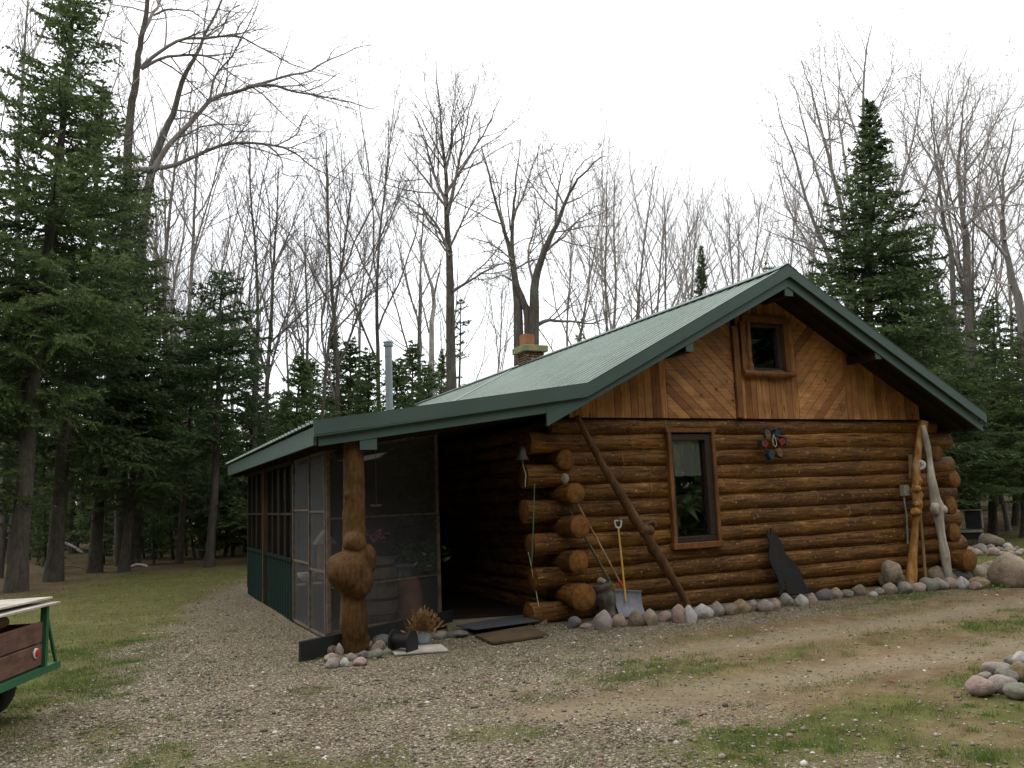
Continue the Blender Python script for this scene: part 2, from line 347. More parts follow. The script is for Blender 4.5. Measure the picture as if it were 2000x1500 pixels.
def _stone(name, a, b_, c):
    m, t, b, o = new_mat(name)
    oi = t.nodes.new('ShaderNodeObjectInfo')
    v = coords(t, (1, 1, 1)); va = t.nodes.new('ShaderNodeVectorMath'); va.operation = 'ADD'
    t.links.new(v, va.inputs[0])
    sc = node(t, 'ShaderNodeMath', operation='MULTIPLY'); sc.inputs[1].default_value = 37.0
    t.links.new(oi.outputs['Random'], sc.inputs[0]); t.links.new(sc.outputs[0], va.inputs[1])
    n = noise(t, va.outputs[0], 1.6, 7, 0.7); n2 = noise(t, va.outputs[0], 22, 3, 0.7)
    r = ramp(t, [(0.3, a), (0.52, b_), (0.72, c)], n.outputs['Fac'])
    r2 = ramp(t, [(0.35, (0.72, 0.72, 0.72)), (0.65, (1.18, 1.18, 1.18))], n2.outputs['Fac'])
    t.links.new(mixc(t, 1.0, r.outputs[0], r2.outputs[0], 'MULTIPLY'), b.inputs['Base Color'])
    b.inputs['Roughness'].default_value = 0.85; b.inputs['Specular IOR Level'].default_value = 0.3
    n4 = noise(t, va.outputs[0], 5.0, 6, 0.7); r4 = ramp(t, [(0.58, (0, 0, 0)), (0.68, (0.6, 0.6, 0.6))], n4.outputs['Fac'])
    t.links.new(mixc(t, r4.outputs[0], mixc(t, 1.0, r.outputs[0], r2.outputs[0], 'MULTIPLY'), (0.07, 0.06, 0.045)), b.inputs['Base Color'])
    bump(t, b, n4.outputs['Fac'], 0.5, 0.05)
    return m
STONE = {
    'tan': _stone('tan_stone', (0.19, 0.145, 0.10), (0.32, 0.255, 0.185), (0.40, 0.33, 0.255)),
    'ochre': _stone('ochre_stone', (0.17, 0.125, 0.07), (0.27, 0.205, 0.115), (0.33, 0.27, 0.18)),
    'pink': _stone('pink_stone', (0.24, 0.165, 0.14), (0.34, 0.25, 0.215), (0.41, 0.33, 0.29)),
    'mauve': _stone('mauve_stone', (0.20, 0.162, 0.143), (0.31, 0.26, 0.232), (0.39, 0.34, 0.305)),
    'white': _stone('white_stone', (0.27, 0.26, 0.24), (0.46, 0.44, 0.42), (0.56, 0.53, 0.50)),
    'grey': _stone('grey_stone', (0.155, 0.14, 0.118), (0.255, 0.232, 0.195), (0.34, 0.315, 0.27)),
    'olive': _stone('olive_stone', (0.12, 0.12, 0.085), (0.20, 0.195, 0.15), (0.27, 0.255, 0.2)),
    'dark': _stone('dark_stone', (0.085, 0.08, 0.072), (0.145, 0.138, 0.128), (0.2, 0.192, 0.18)),
    'brown': _stone('brown_stone', (0.13, 0.098, 0.068), (0.215, 0.17, 0.125), (0.28, 0.23, 0.175)),
}
def _glass(name, boost=1.0):
    m, t, b, o = new_mat(name)
    t.nodes.remove(b)
    tr = node(t, 'ShaderNodeBsdfTransparent'); tr.inputs[0].default_value = (0.93, 0.95, 0.94, 1)
    gl = node(t, 'ShaderNodeBsdfGlossy'); gl.inputs['Roughness'].default_value = 0.01; gl.inputs[0].default_value = (0.9, 0.9, 0.9, 1)
    fr = node(t, 'ShaderNodeFresnel'); fr.inputs[0].default_value = 1.5
    ml = node(t, 'ShaderNodeMath', operation='MULTIPLY'); ml.inputs[1].default_value = boost; ml.use_clamp = True
    t.links.new(fr.outputs[0], ml.inputs[0])
    mx = node(t, 'ShaderNodeMixShader')
    t.links.new(ml.outputs[0], mx.inputs[0]); t.links.new(tr.outputs[0], mx.inputs[1]); t.links.new(gl.outputs[0], mx.inputs[2])
    t.links.new(mx.outputs[0], o.inputs[0])
    return m
M['glass'] = _glass('window_glass', 2.0)
def _screen():
    m, t, b, o = new_mat('insect_screen')
    n = noise(t, coords(t, (1, 1, 1)), 2.0, 4)
    r = ramp(t, [(0.3, (0.085, 0.085, 0.087)), (0.7, (0.15, 0.15, 0.153))], n.outputs['Fac'])
    t.links.new(r.outputs[0], b.inputs['Base Color']); b.inputs['Roughness'].default_value = 0.6
    tr = node(t, 'ShaderNodeBsdfTransparent')
    mx = node(t, 'ShaderNodeMixShader'); mx.inputs[0].default_value = 0.27
    t.links.new(tr.outputs[0], mx.inputs[1]); t.links.new(b.outputs[0], mx.inputs[2]); t.links.new(mx.outputs[0], o.inputs[0])
    return m
M['screen'] = _screen()
M['pane_dark'] = mat_simple('dark_window_pane', (0.006, 0.007, 0.007), (0.010, 0.011, 0.011), 3, 0.08, bstr=0, spec=0.5)

# ------------------------------------------------------------------ mesh building
def mesh_np(name, V, Q=None, T=None, mats=(), midx=None, smooth=False, attr=None):
    me = bpy.data.meshes.new(name)
    V = np.asarray(V, np.float32)
    nq = 0 if Q is None else len(Q); ntr = 0 if T is None else len(T)
    me.vertices.add(len(V)); me.vertices.foreach_set('co', V.ravel())
    li = []
    if nq: li.append(np.asarray(Q, np.int32).ravel())
    if ntr: li.append(np.asarray(T, np.int32).ravel())
    li = np.concatenate(li)
    me.loops.add(len(li)); me.loops.foreach_set('vertex_index', li)
    me.polygons.add(nq + ntr)
    ls = np.concatenate([np.arange(nq) * 4, nq * 4 + np.arange(ntr) * 3]).astype(np.int32)
    me.polygons.foreach_set('loop_start', ls)
    if midx is not None: me.polygons.foreach_set('material_index', np.asarray(midx, np.int32))
    if smooth: me.polygons.foreach_set('use_smooth', np.ones(nq + ntr, bool))
    for m in mats: me.materials.append(m)
    if attr is not None:
        for k, (typ, data) in attr.items():
            a = me.attributes.new(k, typ, 'POINT')
            a.data.foreach_set('color' if 'COLOR' in typ else 'value', np.asarray(data, np.float32).ravel())
    me.update(calc_edges=True); me.validate()
    return me
def root_loc(o):
    while o.parent: o = o.parent
    return np.array(o.location)
def link_obj(name, me, parent=None):
    o = bpy.data.objects.new(name, me); COL.objects.link(o)
    if parent is not None: o.parent = parent
    return o
def thing(name, label, cat, loc=(0, 0, 0), group=None):
    o = bpy.data.objects.new(name, None); COL.objects.link(o)
    o.location = tuple(float(v) for v in loc); o.empty_display_size = 0.2
    o['label'] = label; o['category'] = cat
    if group: o['group'] = group
    return o
def tag(o, label=None, cat=None, group=None, kind=None):
    if label: o['label'] = label
    if cat: o['category'] = cat
    if group: o['group'] = group
    if kind: o['kind'] = kind
    return o
class MB:
    """collects shapes in world coordinates and links them as one mesh object"""
    def __init__(s): s.V = []; s.F = []; s.I = []; s.T = []; s.mi = 0; s.tone = 0.5
    def add(s, V, F):
        b = len(s.V); s.V += [tuple(float(c) for c in v) for v in V]
        s.T += [s.tone] * len(V)
        s.F += [tuple(b + i for i in f) for f in F]; s.I += [s.mi] * len(F); return s
    def box(s, c, size, rot=None, mat=None):
        h = np.array(size) / 2
        P = np.array([[x, y, z] for x in (-1, 1) for y in (-1, 1) for z in (-1, 1)]) * h
        if rot is not None: P = P @ np.array(rot).T
        return s.add(P + np.array(c), [(0, 1, 3, 2), (4, 6, 7, 5), (0, 4, 5, 1), (2, 3, 7, 6), (0, 2, 6, 4), (1, 5, 7, 3)])
    def beam(s, a, b, w, h, up=(0, 0, 1)):
        a = np.array(a, float); b = np.array(b, float); d = b - a; L = np.linalg.norm(d); d = d / L
        u = np.array(up, float); sd = np.cross(d, u); sd /= np.linalg.norm(sd); u2 = np.cross(sd, d)
        return s.box((a + b) / 2, (L, w, h), np.array([d, sd, u2]).T)
    def tube(s, P, Rr, k=10, cap=True, capmat=None, wob=0.0):
        P = np.asarray(P, float); n = len(P)
        Rr = np.full(n, float(Rr)) if np.isscalar(Rr) else np.asarray(Rr, float)
        T = np.gradient(P, axis=0); T /= np.linalg.norm(T, axis=1)[:, None]
        m = T.mean(0); ref = np.array([0, 0, 1.]) if abs(m[2]) < 0.8 * np.linalg.norm(m) else np.array([1., 0, 0])
        U = np.cross(T, ref); U /= np.linalg.norm(U, axis=1)[:, None]; W = np.cross(T, U)
        a = np.arange(k) * 2 * PI / k
        rad = Rr[:, None] * (1 + (wob * (RNG.random((n, k)) - 0.5) if wob else 0))
        ring = P[:, None] + rad[..., None] * (np.cos(a)[None, :, None] * U[:, None] + np.sin(a)[None, :, None] * W[:, None])
        F = [(i * k + j, i * k + (j + 1) % k, (i + 1) * k + (j + 1) % k, (i + 1) * k + j) for i in range(n - 1) for j in range(k)]
        s.add(ring.reshape(-1, 3), F)
        if cap:
            o = s.mi
            if capmat is not None: s.mi = capmat
            s.add(ring[0], [tuple(range(k))]); s.add(ring[-1], [tuple(range(k - 1, -1, -1))])
            s.mi = o
        return s
    def lathe(s, prof, c, k=20, axis=None):
        c = np.array(c, float); a = np.arange(k) * 2 * PI / k
        V = np.array([[r * math.cos(t), r * math.sin(t), z] for r, z in prof for t in a])
        if axis is not None:
            q = Vector((0, 0, 1)).rotation_difference(Vector(axis)); V = V @ np.array(q.to_matrix()).T
        n = len(prof)
        F = [(i * k + j, i * k + (j + 1) % k, (i + 1) * k + (j + 1) % k, (i + 1) * k + j) for i in range(n - 1) for j in range(k)]
        F += [tuple(range(k - 1, -1, -1)), tuple((n - 1) * k + j for j in range(k))]
        return s.add(V + c, F)
    def prism(s, poly, off):
        """closed polygon (3-D points) pushed along off"""
        P = np.asarray(poly, float); n = len(P); off = np.array(off, float)
        V = np.concatenate([P, P + off])
        F = [tuple(range(n)), tuple(range(2 * n - 1, n - 1, -1))] + [(i, i + n, (i + 1) % n + n, (i + 1) % n) for i in range(n)]
        return s.add(V, F)
    def build(s, name, mats, parent=None, smooth=False, bevel=0.0, label=None):
        me = bpy.data.meshes.new(name)
        V = np.array(s.V)
        if parent is not None: V = V - root_loc(parent)
        me.from_pydata(V.tolist(), [], s.F)
        mats = mats if isinstance(mats, (list, tuple)) else [mats]
        for m in mats: me.materials.append(m)
        me.polygons.foreach_set('material_index', s.I)
        if smooth: me.polygons.foreach_set('use_smooth', [True] * len(s.F))
        a = me.attributes.new('tone', 'FLOAT', 'POINT'); a.data.foreach_set('value', s.T)
        bm = bmesh.new(); bm.from_mesh(me); bmesh.ops.recalc_face_normals(bm, faces=bm.faces)
        if bevel: bmesh.ops.bevel(bm, geom=bm.edges[:], offset=bevel, segments=1, affect='EDGES', clamp_overlap=True)
        bm.to_mesh(me); bm.free(); me.update()
        o = link_obj(name, me, parent)
        if label: o['label'] = label
        return o
def bend(pts, n=24):
    """smooth curve through a few points"""
    P = np.asarray(pts, float); m = len(P)
    t = np.linspace(0, m - 1, n); out = []
    for x in t:
        i = min(int(x), m - 2); u = x - i
        p0 = P[max(i - 1, 0)]; p1 = P[i]; p2 = P[i + 1]; p3 = P[min(i + 2, m - 1)]
        out.append(0.5 * ((2 * p1) + (-p0 + p2) * u + (2 * p0 - 5 * p1 + 4 * p2 - p3) * u * u + (-p0 + 3 * p1 - 3 * p2 + p3) * u ** 3))
    return np.array(out)
def wobbly(mb, axis_pts, radii, k=14, amp=0.08, seed=0, n=40, knots=()):
    """a log or pole with uneven girth and knots; radii given at axis_pts"""
    rs = np.random.default_rng(seed)
    P = bend(axis_pts, n); r = np.interp(np.linspace(0, 1, n), np.linspace(0, 1, len(radii)), radii)
    r = r * (1 + amp * (vnoise(np.linspace(0, 9, n), np.zeros(n) + seed, 5) - 0.5) * 2)
    T = np.gradient(P, axis=0); T /= np.linalg.norm(T, axis=1)[:, None]
    m = T.mean(0); ref = np.array([0, 0, 1.]) if abs(m[2]) < 0.8 else np.array([1., 0, 0])
    U = np.cross(T, ref); U /= np.linalg.norm(U, axis=1)[:, None]; W = np.cross(T, U)
    a = np.arange(k) * 2 * PI / k
    rad = r[:, None] * (1 + amp * (vnoise(np.linspace(0, 14, n)[:, None] + 0 * a[None], np.cos(a)[None] * 2 + 7 + seed, 3) - 0.5) * 1.6)
    s_ = np.linspace(0, 1, n)
    for (ks, ka, kh, kw) in knots:       # place along 0..1, angle, height, width (in metres)
        Ls = np.linalg.norm(P[-1] - P[0])
        d = np.sqrt(((s_[:, None] - ks) * Ls) ** 2 + (r[:, None] * (((a[None] - ka + PI) % (2 * PI)) - PI)) ** 2)
        rad = rad + kh * np.exp(-(d / kw) ** 2)
    ring = P[:, None] + rad[..., None] * (np.cos(a)[None, :, None] * U[:, None] + np.sin(a)[None, :, None] * W[:, None])
    F = [(i * k + j, i * k + (j + 1) % k, (i + 1) * k + (j + 1) % k, (i + 1) * k + j) for i in range(n - 1) for j in range(k)]
    F += [tuple(range(k - 1, -1, -1)), tuple((n - 1) * k + j for j in range(k))]
    mb.add(ring.reshape(-1, 3), F)
    return ring

# ------------------------------------------------------------------ the ground: one sheet, with tracks, gravel, turf and litter
def gh(x, y):
    x = np.asarray(x, float); y = np.asarray(y, float)
    d = np.hypot(x, y)
    h = 0.035 * (fbm(x * 0.5, y * 0.5, 3, 3) - 0.5) * sstep(1.0, 2.5, np.abs(y - 9.6)) 
    h = h - 0.03 * np.exp(-((y - 7.25) / 0.35) ** 2) * sstep(3.5, 5.5, x) - 0.03 * np.exp(-((y - 5.72) / 0.35) ** 2) * sstep(2.2, 4.0, x)
    h = h + 0.6 * sstep(26, 60, d) * (0.4 + fbm(x * 0.06, y * 0.06, 8, 3)) + 0.5 * sstep(22, 34, x) * sstep(2, 16, y)
    h = h + 2.2 * sstep(60, 140, d)
    return h
_fy = np.array([0, 4, 6.5, 8.4, 10.8, 13, 17.7, 21.9, 25])
_fx = np.array([-2.5, -1.9, -1.3, -0.75, -0.25, 0.35, 1.35, 2.9, 5.0])
def masks(x, y):
    """gravel, turf, bare track, leaf litter"""
    x = np.asarray(x, float); y = np.asarray(y, float)
    w = (fbm(x * 0.9, y * 0.9, 11, 4) - 0.5)
    fl = np.interp(y, _fy, _fx)
    gl = sstep(-0.45, 0.55, x - fl + 1.5 * w)
    gr = 1 - sstep(3.2, 5.4, x + 1.6 * w - 1.4 * sstep(6.5, 8.0, y))
    wallstrip = sstep(7.9, 8.3, y + 0.3 * w) * (1 - sstep(9.8, 10.2, y)) * (1 - 0.55 * sstep(7.5, 10.5, x))
    grav = gl * np.maximum(gr, 0.75 * wallstrip)
    tr = np.maximum(np.exp(-((y - 7.25 + 0.25 * w) / 0.40) ** 2) * sstep(3.6, 6.0, x + w), np.exp(-((y - 5.72 + 0.04 * (x - 5) + 0.3 * w) / 0.36) ** 2) * sstep(1.9, 3.4, x + w))
    tr = np.maximum(tr, 0.9 * np.exp(-(((x - 3.15) / 0.55) ** 2 + ((y - 6.55) / 0.14) ** 2)))
    tr = tr * (1 - sstep(16, 20, x))
    grav = grav * (1 - 0.8 * tr)
    lawn_l = 1 - sstep(-0.3, 0.9, x - fl + 1.5 * w)
    lawn_r = sstep(12.3, 13.4, x + w) * sstep(9.0, 10.2, y + 0.5 * w)
    strip = np.exp(-((y - 6.42 - 0.2 * w) / 0.30) ** 2) * sstep(3.0, 4.2, x)
    fore = sstep(2.6, 4.2, x + 2 * w) * (1 - sstep(4.7, 5.3, y + 0.6 * w))
    edge = np.exp(-((y - 8.55 + 0.25 * w) / 0.35) ** 2) * sstep(7.5, 9.5, x) * 0.8
    pat = sstep(0.58, 0.70, fbm(x * 1.3, y * 1.3, 23, 3))
    patches = 0.55 * pat * gl * (1 - sstep(7.6, 8.2, y))
    pn = 0.35 + 0.65 * sstep(0.40, 0.62, fbm(x * 1.6, y * 1.6, 41, 3))
    turf = np.maximum.reduce([lawn_l * (0.6 + 0.4 * pn), lawn_r, strip * pn, fore * pn, edge * pn, patches]) * (1 - 0.85 * tr)
    d = np.hypot(x, y)
    forest = sstep(23.5, 27, d + 3 * w) * (1 - sstep(0, 1, lawn_r) * (1 - sstep(27, 31, d)))
    leaf = np.maximum(forest, sstep(24, 27, x + 2 * w) * sstep(8, 12, y))
    leaf = np.maximum(leaf, sstep(19, 22, y + 2 * w) * (1 - sstep(-2.5, 0.5, x + w)) * 0.9)
    turf = turf * (1 - leaf); grav = grav * (1 - leaf)
    return np.clip(grav, 0, 1), np.clip(turf, 0, 1), np.clip(tr, 0, 1), np.clip(leaf, 0, 1)
def axis_steps(lo, hi, a, b, fine, grow=1.18):
    m = list(np.arange(a, b + 1e-6, fine)); s = fine; x = a
    left = []
    while x > lo: s *= grow; x -= s; left.append(x)
    s = fine; x = m[-1]; right = []
    while x < hi: s *= grow; x += s; right.append(x)
    return np.array(left[::-1] + m + right)
def make_ground():
    xs = axis_steps(-400, 400, -3.5, 15.0, 0.06); ys = axis_steps(-400, 400, 2.5, 14.0, 0.06)
    X, Y = np.meshgrid(xs, ys); nx, ny = len(xs), len(ys)
    g, t, d, l = masks(X, Y)
    Z = gh(X, Y) + 0.012 * (fbm(X * 5, Y * 5, 31, 3) - 0.5) * sstep(0, 1, g + 0.6 * t) * (np.hypot(X, Y) < 30)
    V = np.stack([X, Y, Z], -1).reshape(-1, 3)
    idx = np.arange(nx * ny).reshape(ny, nx)
    Q = np.stack([idx[:-1, :-1], idx[:-1, 1:], idx[1:, 1:], idx[1:, :-1]], -1).reshape(-1, 4)
    C = np.stack([g, t, d, l], -1).reshape(-1, 4)
    m, nt_, b, o = new_mat('yard_ground')
    at = nt_.nodes.new('ShaderNodeAttribute'); at.attribute_name = 'mask'
    sp = nt_.nodes.new('ShaderNodeSeparateColor'); nt_.links.new(at.outputs['Color'], sp.inputs[0])
    v = coords(nt_, (1, 1, 1))
    nb = noise(nt_, v, 1.1, 7, 0.7); nf = noise(nt_, v, 14, 6, 0.75); nm = noise(nt_, v, 4.5, 6, 0.7); nff = noise(nt_, v, 26, 8, 0.85)
    soil = ramp(nt_, [(0.3, (0.115, 0.078, 0.046)), (0.55, (0.19, 0.142, 0.089)), (0.75, (0.265, 0.21, 0.142))], nm.outputs['Fac'])
    vo = node(nt_, 'ShaderNodeTexVoronoi', Scale=62); nt_.links.new(v, vo.inputs['Vector'])
    vs = nt_.nodes.new('ShaderNodeSeparateColor'); nt_.links.new(vo.outputs['Color'], vs.inputs[0])
    peb = ramp(nt_, [(0.0, (0.10, 0.085, 0.065)), (0.3, (0.19, 0.157, 0.118)), (0.55, (0.235, 0.212, 0.175)), (0.8, (0.31, 0.26, 0.205)), (0.97, (0.54, 0.51, 0.46))], vs.outputs[0])
    gap = ramp(nt_, [(0.0, (1.1, 1.1, 1.1)), (0.45, (0.8, 0.8, 0.8)), (0.75, (0.4, 0.38, 0.35))], vo.outputs['Distance'])
    gravel = mixc(nt_, 1.0, peb.outputs[0], gap.outputs[0], 'MULTIPLY')
    dirt = ramp(nt_, [(0.3, (0.165, 0.135, 0.098)), (0.7, (0.265, 0.225, 0.168))], nf.outputs['Fac'])
    turf = ramp(nt_, [(0.25, (0.050, 0.045, 0.018)), (0.40, (0.105, 0.085, 0.040)), (0.50, (0.085, 0.100, 0.027)), (0.62, (0.125, 0.125, 0.046)), (0.78, (0.185, 0.155, 0.085))], nm.outputs['Fac'])
    lit = ramp(nt_, [(0.3, (0.040, 0.034, 0.019)), (0.5, (0.088, 0.068, 0.038)), (0.75, (0.155, 0.112, 0.068))], nf.outputs['Fac'])
    def edge(src, soft=0.25):
        a = node(nt_, 'ShaderNodeMath', operation='MULTIPLY_ADD'); a.inputs[1].default_value = 1.0
        s_ = node(nt_, 'ShaderNodeMath', operation='SUBTRACT'); s_.inputs[1].default_value = 0.5
        nt_.links.new(nff.outputs['Fac'], s_.inputs[0])
        k = node(nt_, 'ShaderNodeMath', operation='MULTIPLY'); k.inputs[1].default_value = 3.0
        nt_.links.new(s_.outputs[0], k.inputs[0]); nt_.links.new(src, a.inputs[0]); nt_.links.new(k.outputs[0], a.inputs[2])
        mr = node(nt_, 'ShaderNodeMapRange'); mr.inputs[1].default_value = 0.5 - soft; mr.inputs[2].default_value = 0.5 + soft
        nt_.links.new(a.outputs[0], mr.inputs[0]); return mr.outputs[0]
    c = mixc(nt_, edge(sp.outputs[0], 0.35), soil.outputs[0], gravel)
    c = mixc(nt_, edge(sp.outputs[2], 0.3), c, dirt.outputs[0])
    c = mixc(nt_, edge(sp.outputs[1], 0.3), c, turf.outputs[0])
    c = mixc(nt_, edge(at.outputs['Alpha'], 0.3), c, lit.outputs[0])
    rb = ramp(nt_, [(0.28, (0.66, 0.55, 0.43)), (0.45, (0.84, 0.82, 0.70)), (0.7, (1.10, 1.03, 0.92))], nb.outputs['Fac'])
    c = mixc(nt_, 1.0, c, rb.outputs[0], 'MULTIPLY')
    nt_.links.new(c, b.inputs['Base Color']); b.inputs['Roughness'].default_value = 0.95; b.inputs['Specular IOR Level'].default_value = 0.15
    bp = bump(nt_, b, vo.outputs['Distance'], 0.5, -0.012)
    me = mesh_np('ground', V, Q, None, [m], smooth=True, attr={'mask': ('FLOAT_COLOR', C)})
    o = link_obj('ground', me); o['kind'] = 'structure'
make_ground()

def scatter(n, xr, yr, prob, seed):
    rs = np.random.default_rng(seed)
    x = rs.uniform(xr[0], xr[1], n); y = rs.uniform(yr[0], yr[1], n)
    k = rs.random(n) < prob(x, y)
    return x[k], y[k], rs
def in_view(x, y, z=0.0, pad=60):
    P = np.stack([x, y, np.full_like(x, z - EYE)], 1) @ RC
    u = P[:, 0] / P[:, 2] * FPX + CX; v = P[:, 1] / P[:, 2] * FPX + CY
    return (P[:, 2] > 0.5) & (u > -pad) & (u < 2000 + pad) & (v < 1500 + pad)
def off_house(x, y):
    return ~(((x > 2.1) & (x < 5.3) & (y > 9.9) & (y < 18)) | ((x > 5.1) & (x < 12.6) & (y > 9.65)))

# loose stones of the gravel: small lumps, denser near the camera
def make_gravel():
    phi = (1 + 5 ** 0.5) / 2
    base = np.array([(-1, phi, 0), (1, phi, 0), (-1, -phi, 0), (1, -phi, 0), (0, -1, phi), (0, 1, phi), (0, -1, -phi), (0, 1, -phi), (phi, 0, -1), (phi, 0, 1), (-phi, 0, -1), (-phi, 0, 1)])
    base /= np.linalg.norm(base[0])
    tri = np.array([(0, 11, 5), (0, 5, 1), (0, 1, 7), (0, 7, 10), (0, 10, 11), (1, 5, 9), (5, 11, 4), (11, 10, 2), (10, 7, 6), (7, 1, 8), (3, 9, 4), (3, 4, 2), (3, 2, 6), (3, 6, 8), (3, 8, 9), (4, 9, 5), (2, 4, 11), (6, 2, 10), (8, 6, 7), (9, 8, 1)])
    def pr(x, y):
        g, t, d, l = masks(x, y); dist = np.hypot(x, y)
        return np.clip(0.95 * g + 0.20 * (1 - l) * (1 - 0.4 * t) + 0.06 * d, 0, 1) * np.clip((7.5 / dist) ** 2, 0.04, 1) * (0.35 + 0.65 * sstep(0.35, 0.6, fbm(x * 2.2, y * 2.2, 77, 3)))
    x, y, rs = scatter(230000, (-3.0, 12.5), (3.2, 20), pr, 5)
    k = in_view(x, y) & off_house(x, y); x, y = x[k], y[k]; n = len(x)
    s = np.clip(rs.lognormal(math.log(0.0070), 0.42, n), 0.004, 0.026)
    sc = s[:, None] * np.stack([rs.uniform(0.8, 1.4, n), rs.uniform(0.7, 1.1, n), rs.uniform(0.5, 0.9, n)], 1)
    a = rs.uniform(0, 2 * PI, n); ca, sa = np.cos(a), np.sin(a)
    P = base[None] * (1 + 0.22 * (rs.random((n, 12, 1)) - 0.5)) * sc[:, None]
    X = P[..., 0] * ca[:, None] - P[..., 1] * sa[:, None]; Y = P[..., 0] * sa[:, None] + P[..., 1] * ca[:, None]
    V = np.stack([X + x[:, None], Y + y[:, None], P[..., 2] + (gh(x, y) + sc[:, 2] * 0.45)[:, None]], -1).reshape(-1, 3)
    T = (tri[None] + (np.arange(n) * 12)[:, None, None]).reshape(-1, 3)
    tone = np.repeat(rs.random(n), 12)
    m, t, b, o = new_mat('gravel_stones')
    at = t.nodes.new('ShaderNodeAttribute'); at.attribute_name = 'tone'
    r = ramp(t, [(0.0, (0.08, 0.066, 0.050)), (0.25, (0.150, 0.120, 0.088)), (0.45, (0.195, 0.172, 0.142)), (0.62, (0.24, 0.190, 0.143)), (0.78, (0.245, 0.178, 0.140)), (0.90, (0.33, 0.29, 0.24)), (0.985, (0.58, 0.55, 0.50))], at.outputs['Fac'])
    t.links.new(r.outputs[0], b.inputs['Base Color']); b.inputs['Roughness'].default_value = 0.85
    me = mesh_np('gravel', V, None, T, [m], smooth=True, attr={'tone': ('FLOAT', tone)})
    tag(link_obj('gravel', me), 'loose grey, tan and pinkish gravel spread across the yard', 'gravel', kind='stuff')
make_gravel()

def make_grass():
    Vs, Ts, off = [], [], 0
    def blades(x, y, h, w, rs, lean=0.5):
        nonlocal off
        n = len(x); a = rs.uniform(0, 2 * PI, n); l = rs.uniform(0.05, lean, n) * h; b = rs.uniform(0, 2 * PI, n)
        z = gh(x, y) - 0.004
        P0 = np.stack([x - np.cos(a) * w, y - np.sin(a) * w, z], 1); P1 = np.stack([x + np.cos(a) * w, y + np.sin(a) * w, z], 1)
        P2 = np.stack([x + np.cos(b) * l, y + np.sin(b) * l, z + h], 1)
        Vs.append(np.stack([P0, P1, P2], 1).reshape(-1, 3)); Ts.append(np.arange(3 * n).reshape(-1, 3) + off); off += 3 * n
    def pr(x, y):
        g, t, d, l = masks(x, y); dist = np.hypot(x, y)
        tuft = sstep(0.38, 0.60, fbm(x * 4.5, y * 4.5, 57, 3))
        return np.clip(t * (0.15 + 0.95 * tuft) + 0.07 * g * (1 - l), 0, 1) * np.clip((8.0 / dist) ** 1.5, 0.05, 1)
    for (n, xr, yr, sd) in ((420000, (-5, 13), (3.2, 12), 1), (260000, (-14, 4.5), (8, 27), 2), (260000, (11, 34), (8.2, 32), 3)):
        x, y, rs = scatter(n, xr, yr, pr, sd)
        k = in_view(x, y) & off_house(x, y); x, y = x[k], y[k]
        dist = np.hypot(x, y)
        h = rs.uniform(0.014, 0.050, len(x)) * (0.7 + 0.6 * vnoise(x * 1.2, y * 1.2, 9)) * (1 + 0.01 * dist); w = rs.uniform(0.0012, 0.0028, len(x)) * (1 + 0.10 * np.clip(dist - 6, 0, 30))
        blades(x, y, h, w, rs, 1.1)
    rs = np.random.default_rng(88)                                         # thicker green tufts here and there
    cx_, cy_, _ = scatter(17000, (-4, 13), (3.3, 13), lambda x, y: np.clip(0.04 + 0.35 * masks(x, y)[1], 0, 1) * (1 - masks(x, y)[2]) * np.clip((7 / np.hypot(x, y)) ** 1.2, 0, 1) * (0.12 + 0.88 * sstep(0.46, 0.60, fbm(x * 0.8, y * 0.8, 91, 3))), 12)
    kk = in_view(cx_, cy_) & off_house(cx_, cy_); cx_, cy_ = cx_[kk], cy_[kk]
    nn = rs.integers(25, 110, len(cx_)); cr_ = rs.uniform(0.02, 0.07, len(cx_)); ii = np.repeat(np.arange(len(cx_)), nn)
    x = cx_[ii] + rs.normal(size=len(ii)) * cr_[ii] * 1.3; y = cy_[ii] + rs.normal(size=len(ii)) * cr_[ii] * 0.9
    blades(x, y, rs.uniform(0.02, 0.06, len(ii)) * (0.6 + 8 * cr_[ii]), rs.uniform(0.0014, 0.003, len(ii)), rs, 1.0)
    Vg, Tg = Vs.pop(), Ts.pop(); Tg = Tg - Tg.min()
    tag(link_obj('grass_tufts', mesh_np('grass_tufts', Vg, None, Tg, [M['tuft']])), 'bright green grass tufts dotted over the yard', 'grass', kind='stuff')
    V = np.concatenate(Vs); T = np.concatenate(Ts)
    tag(link_obj('grass', mesh_np('grass', V, None, T, [M['grass']])), 'short patchy green and straw coloured grass on the yard', 'grass', kind='stuff')
make_grass()

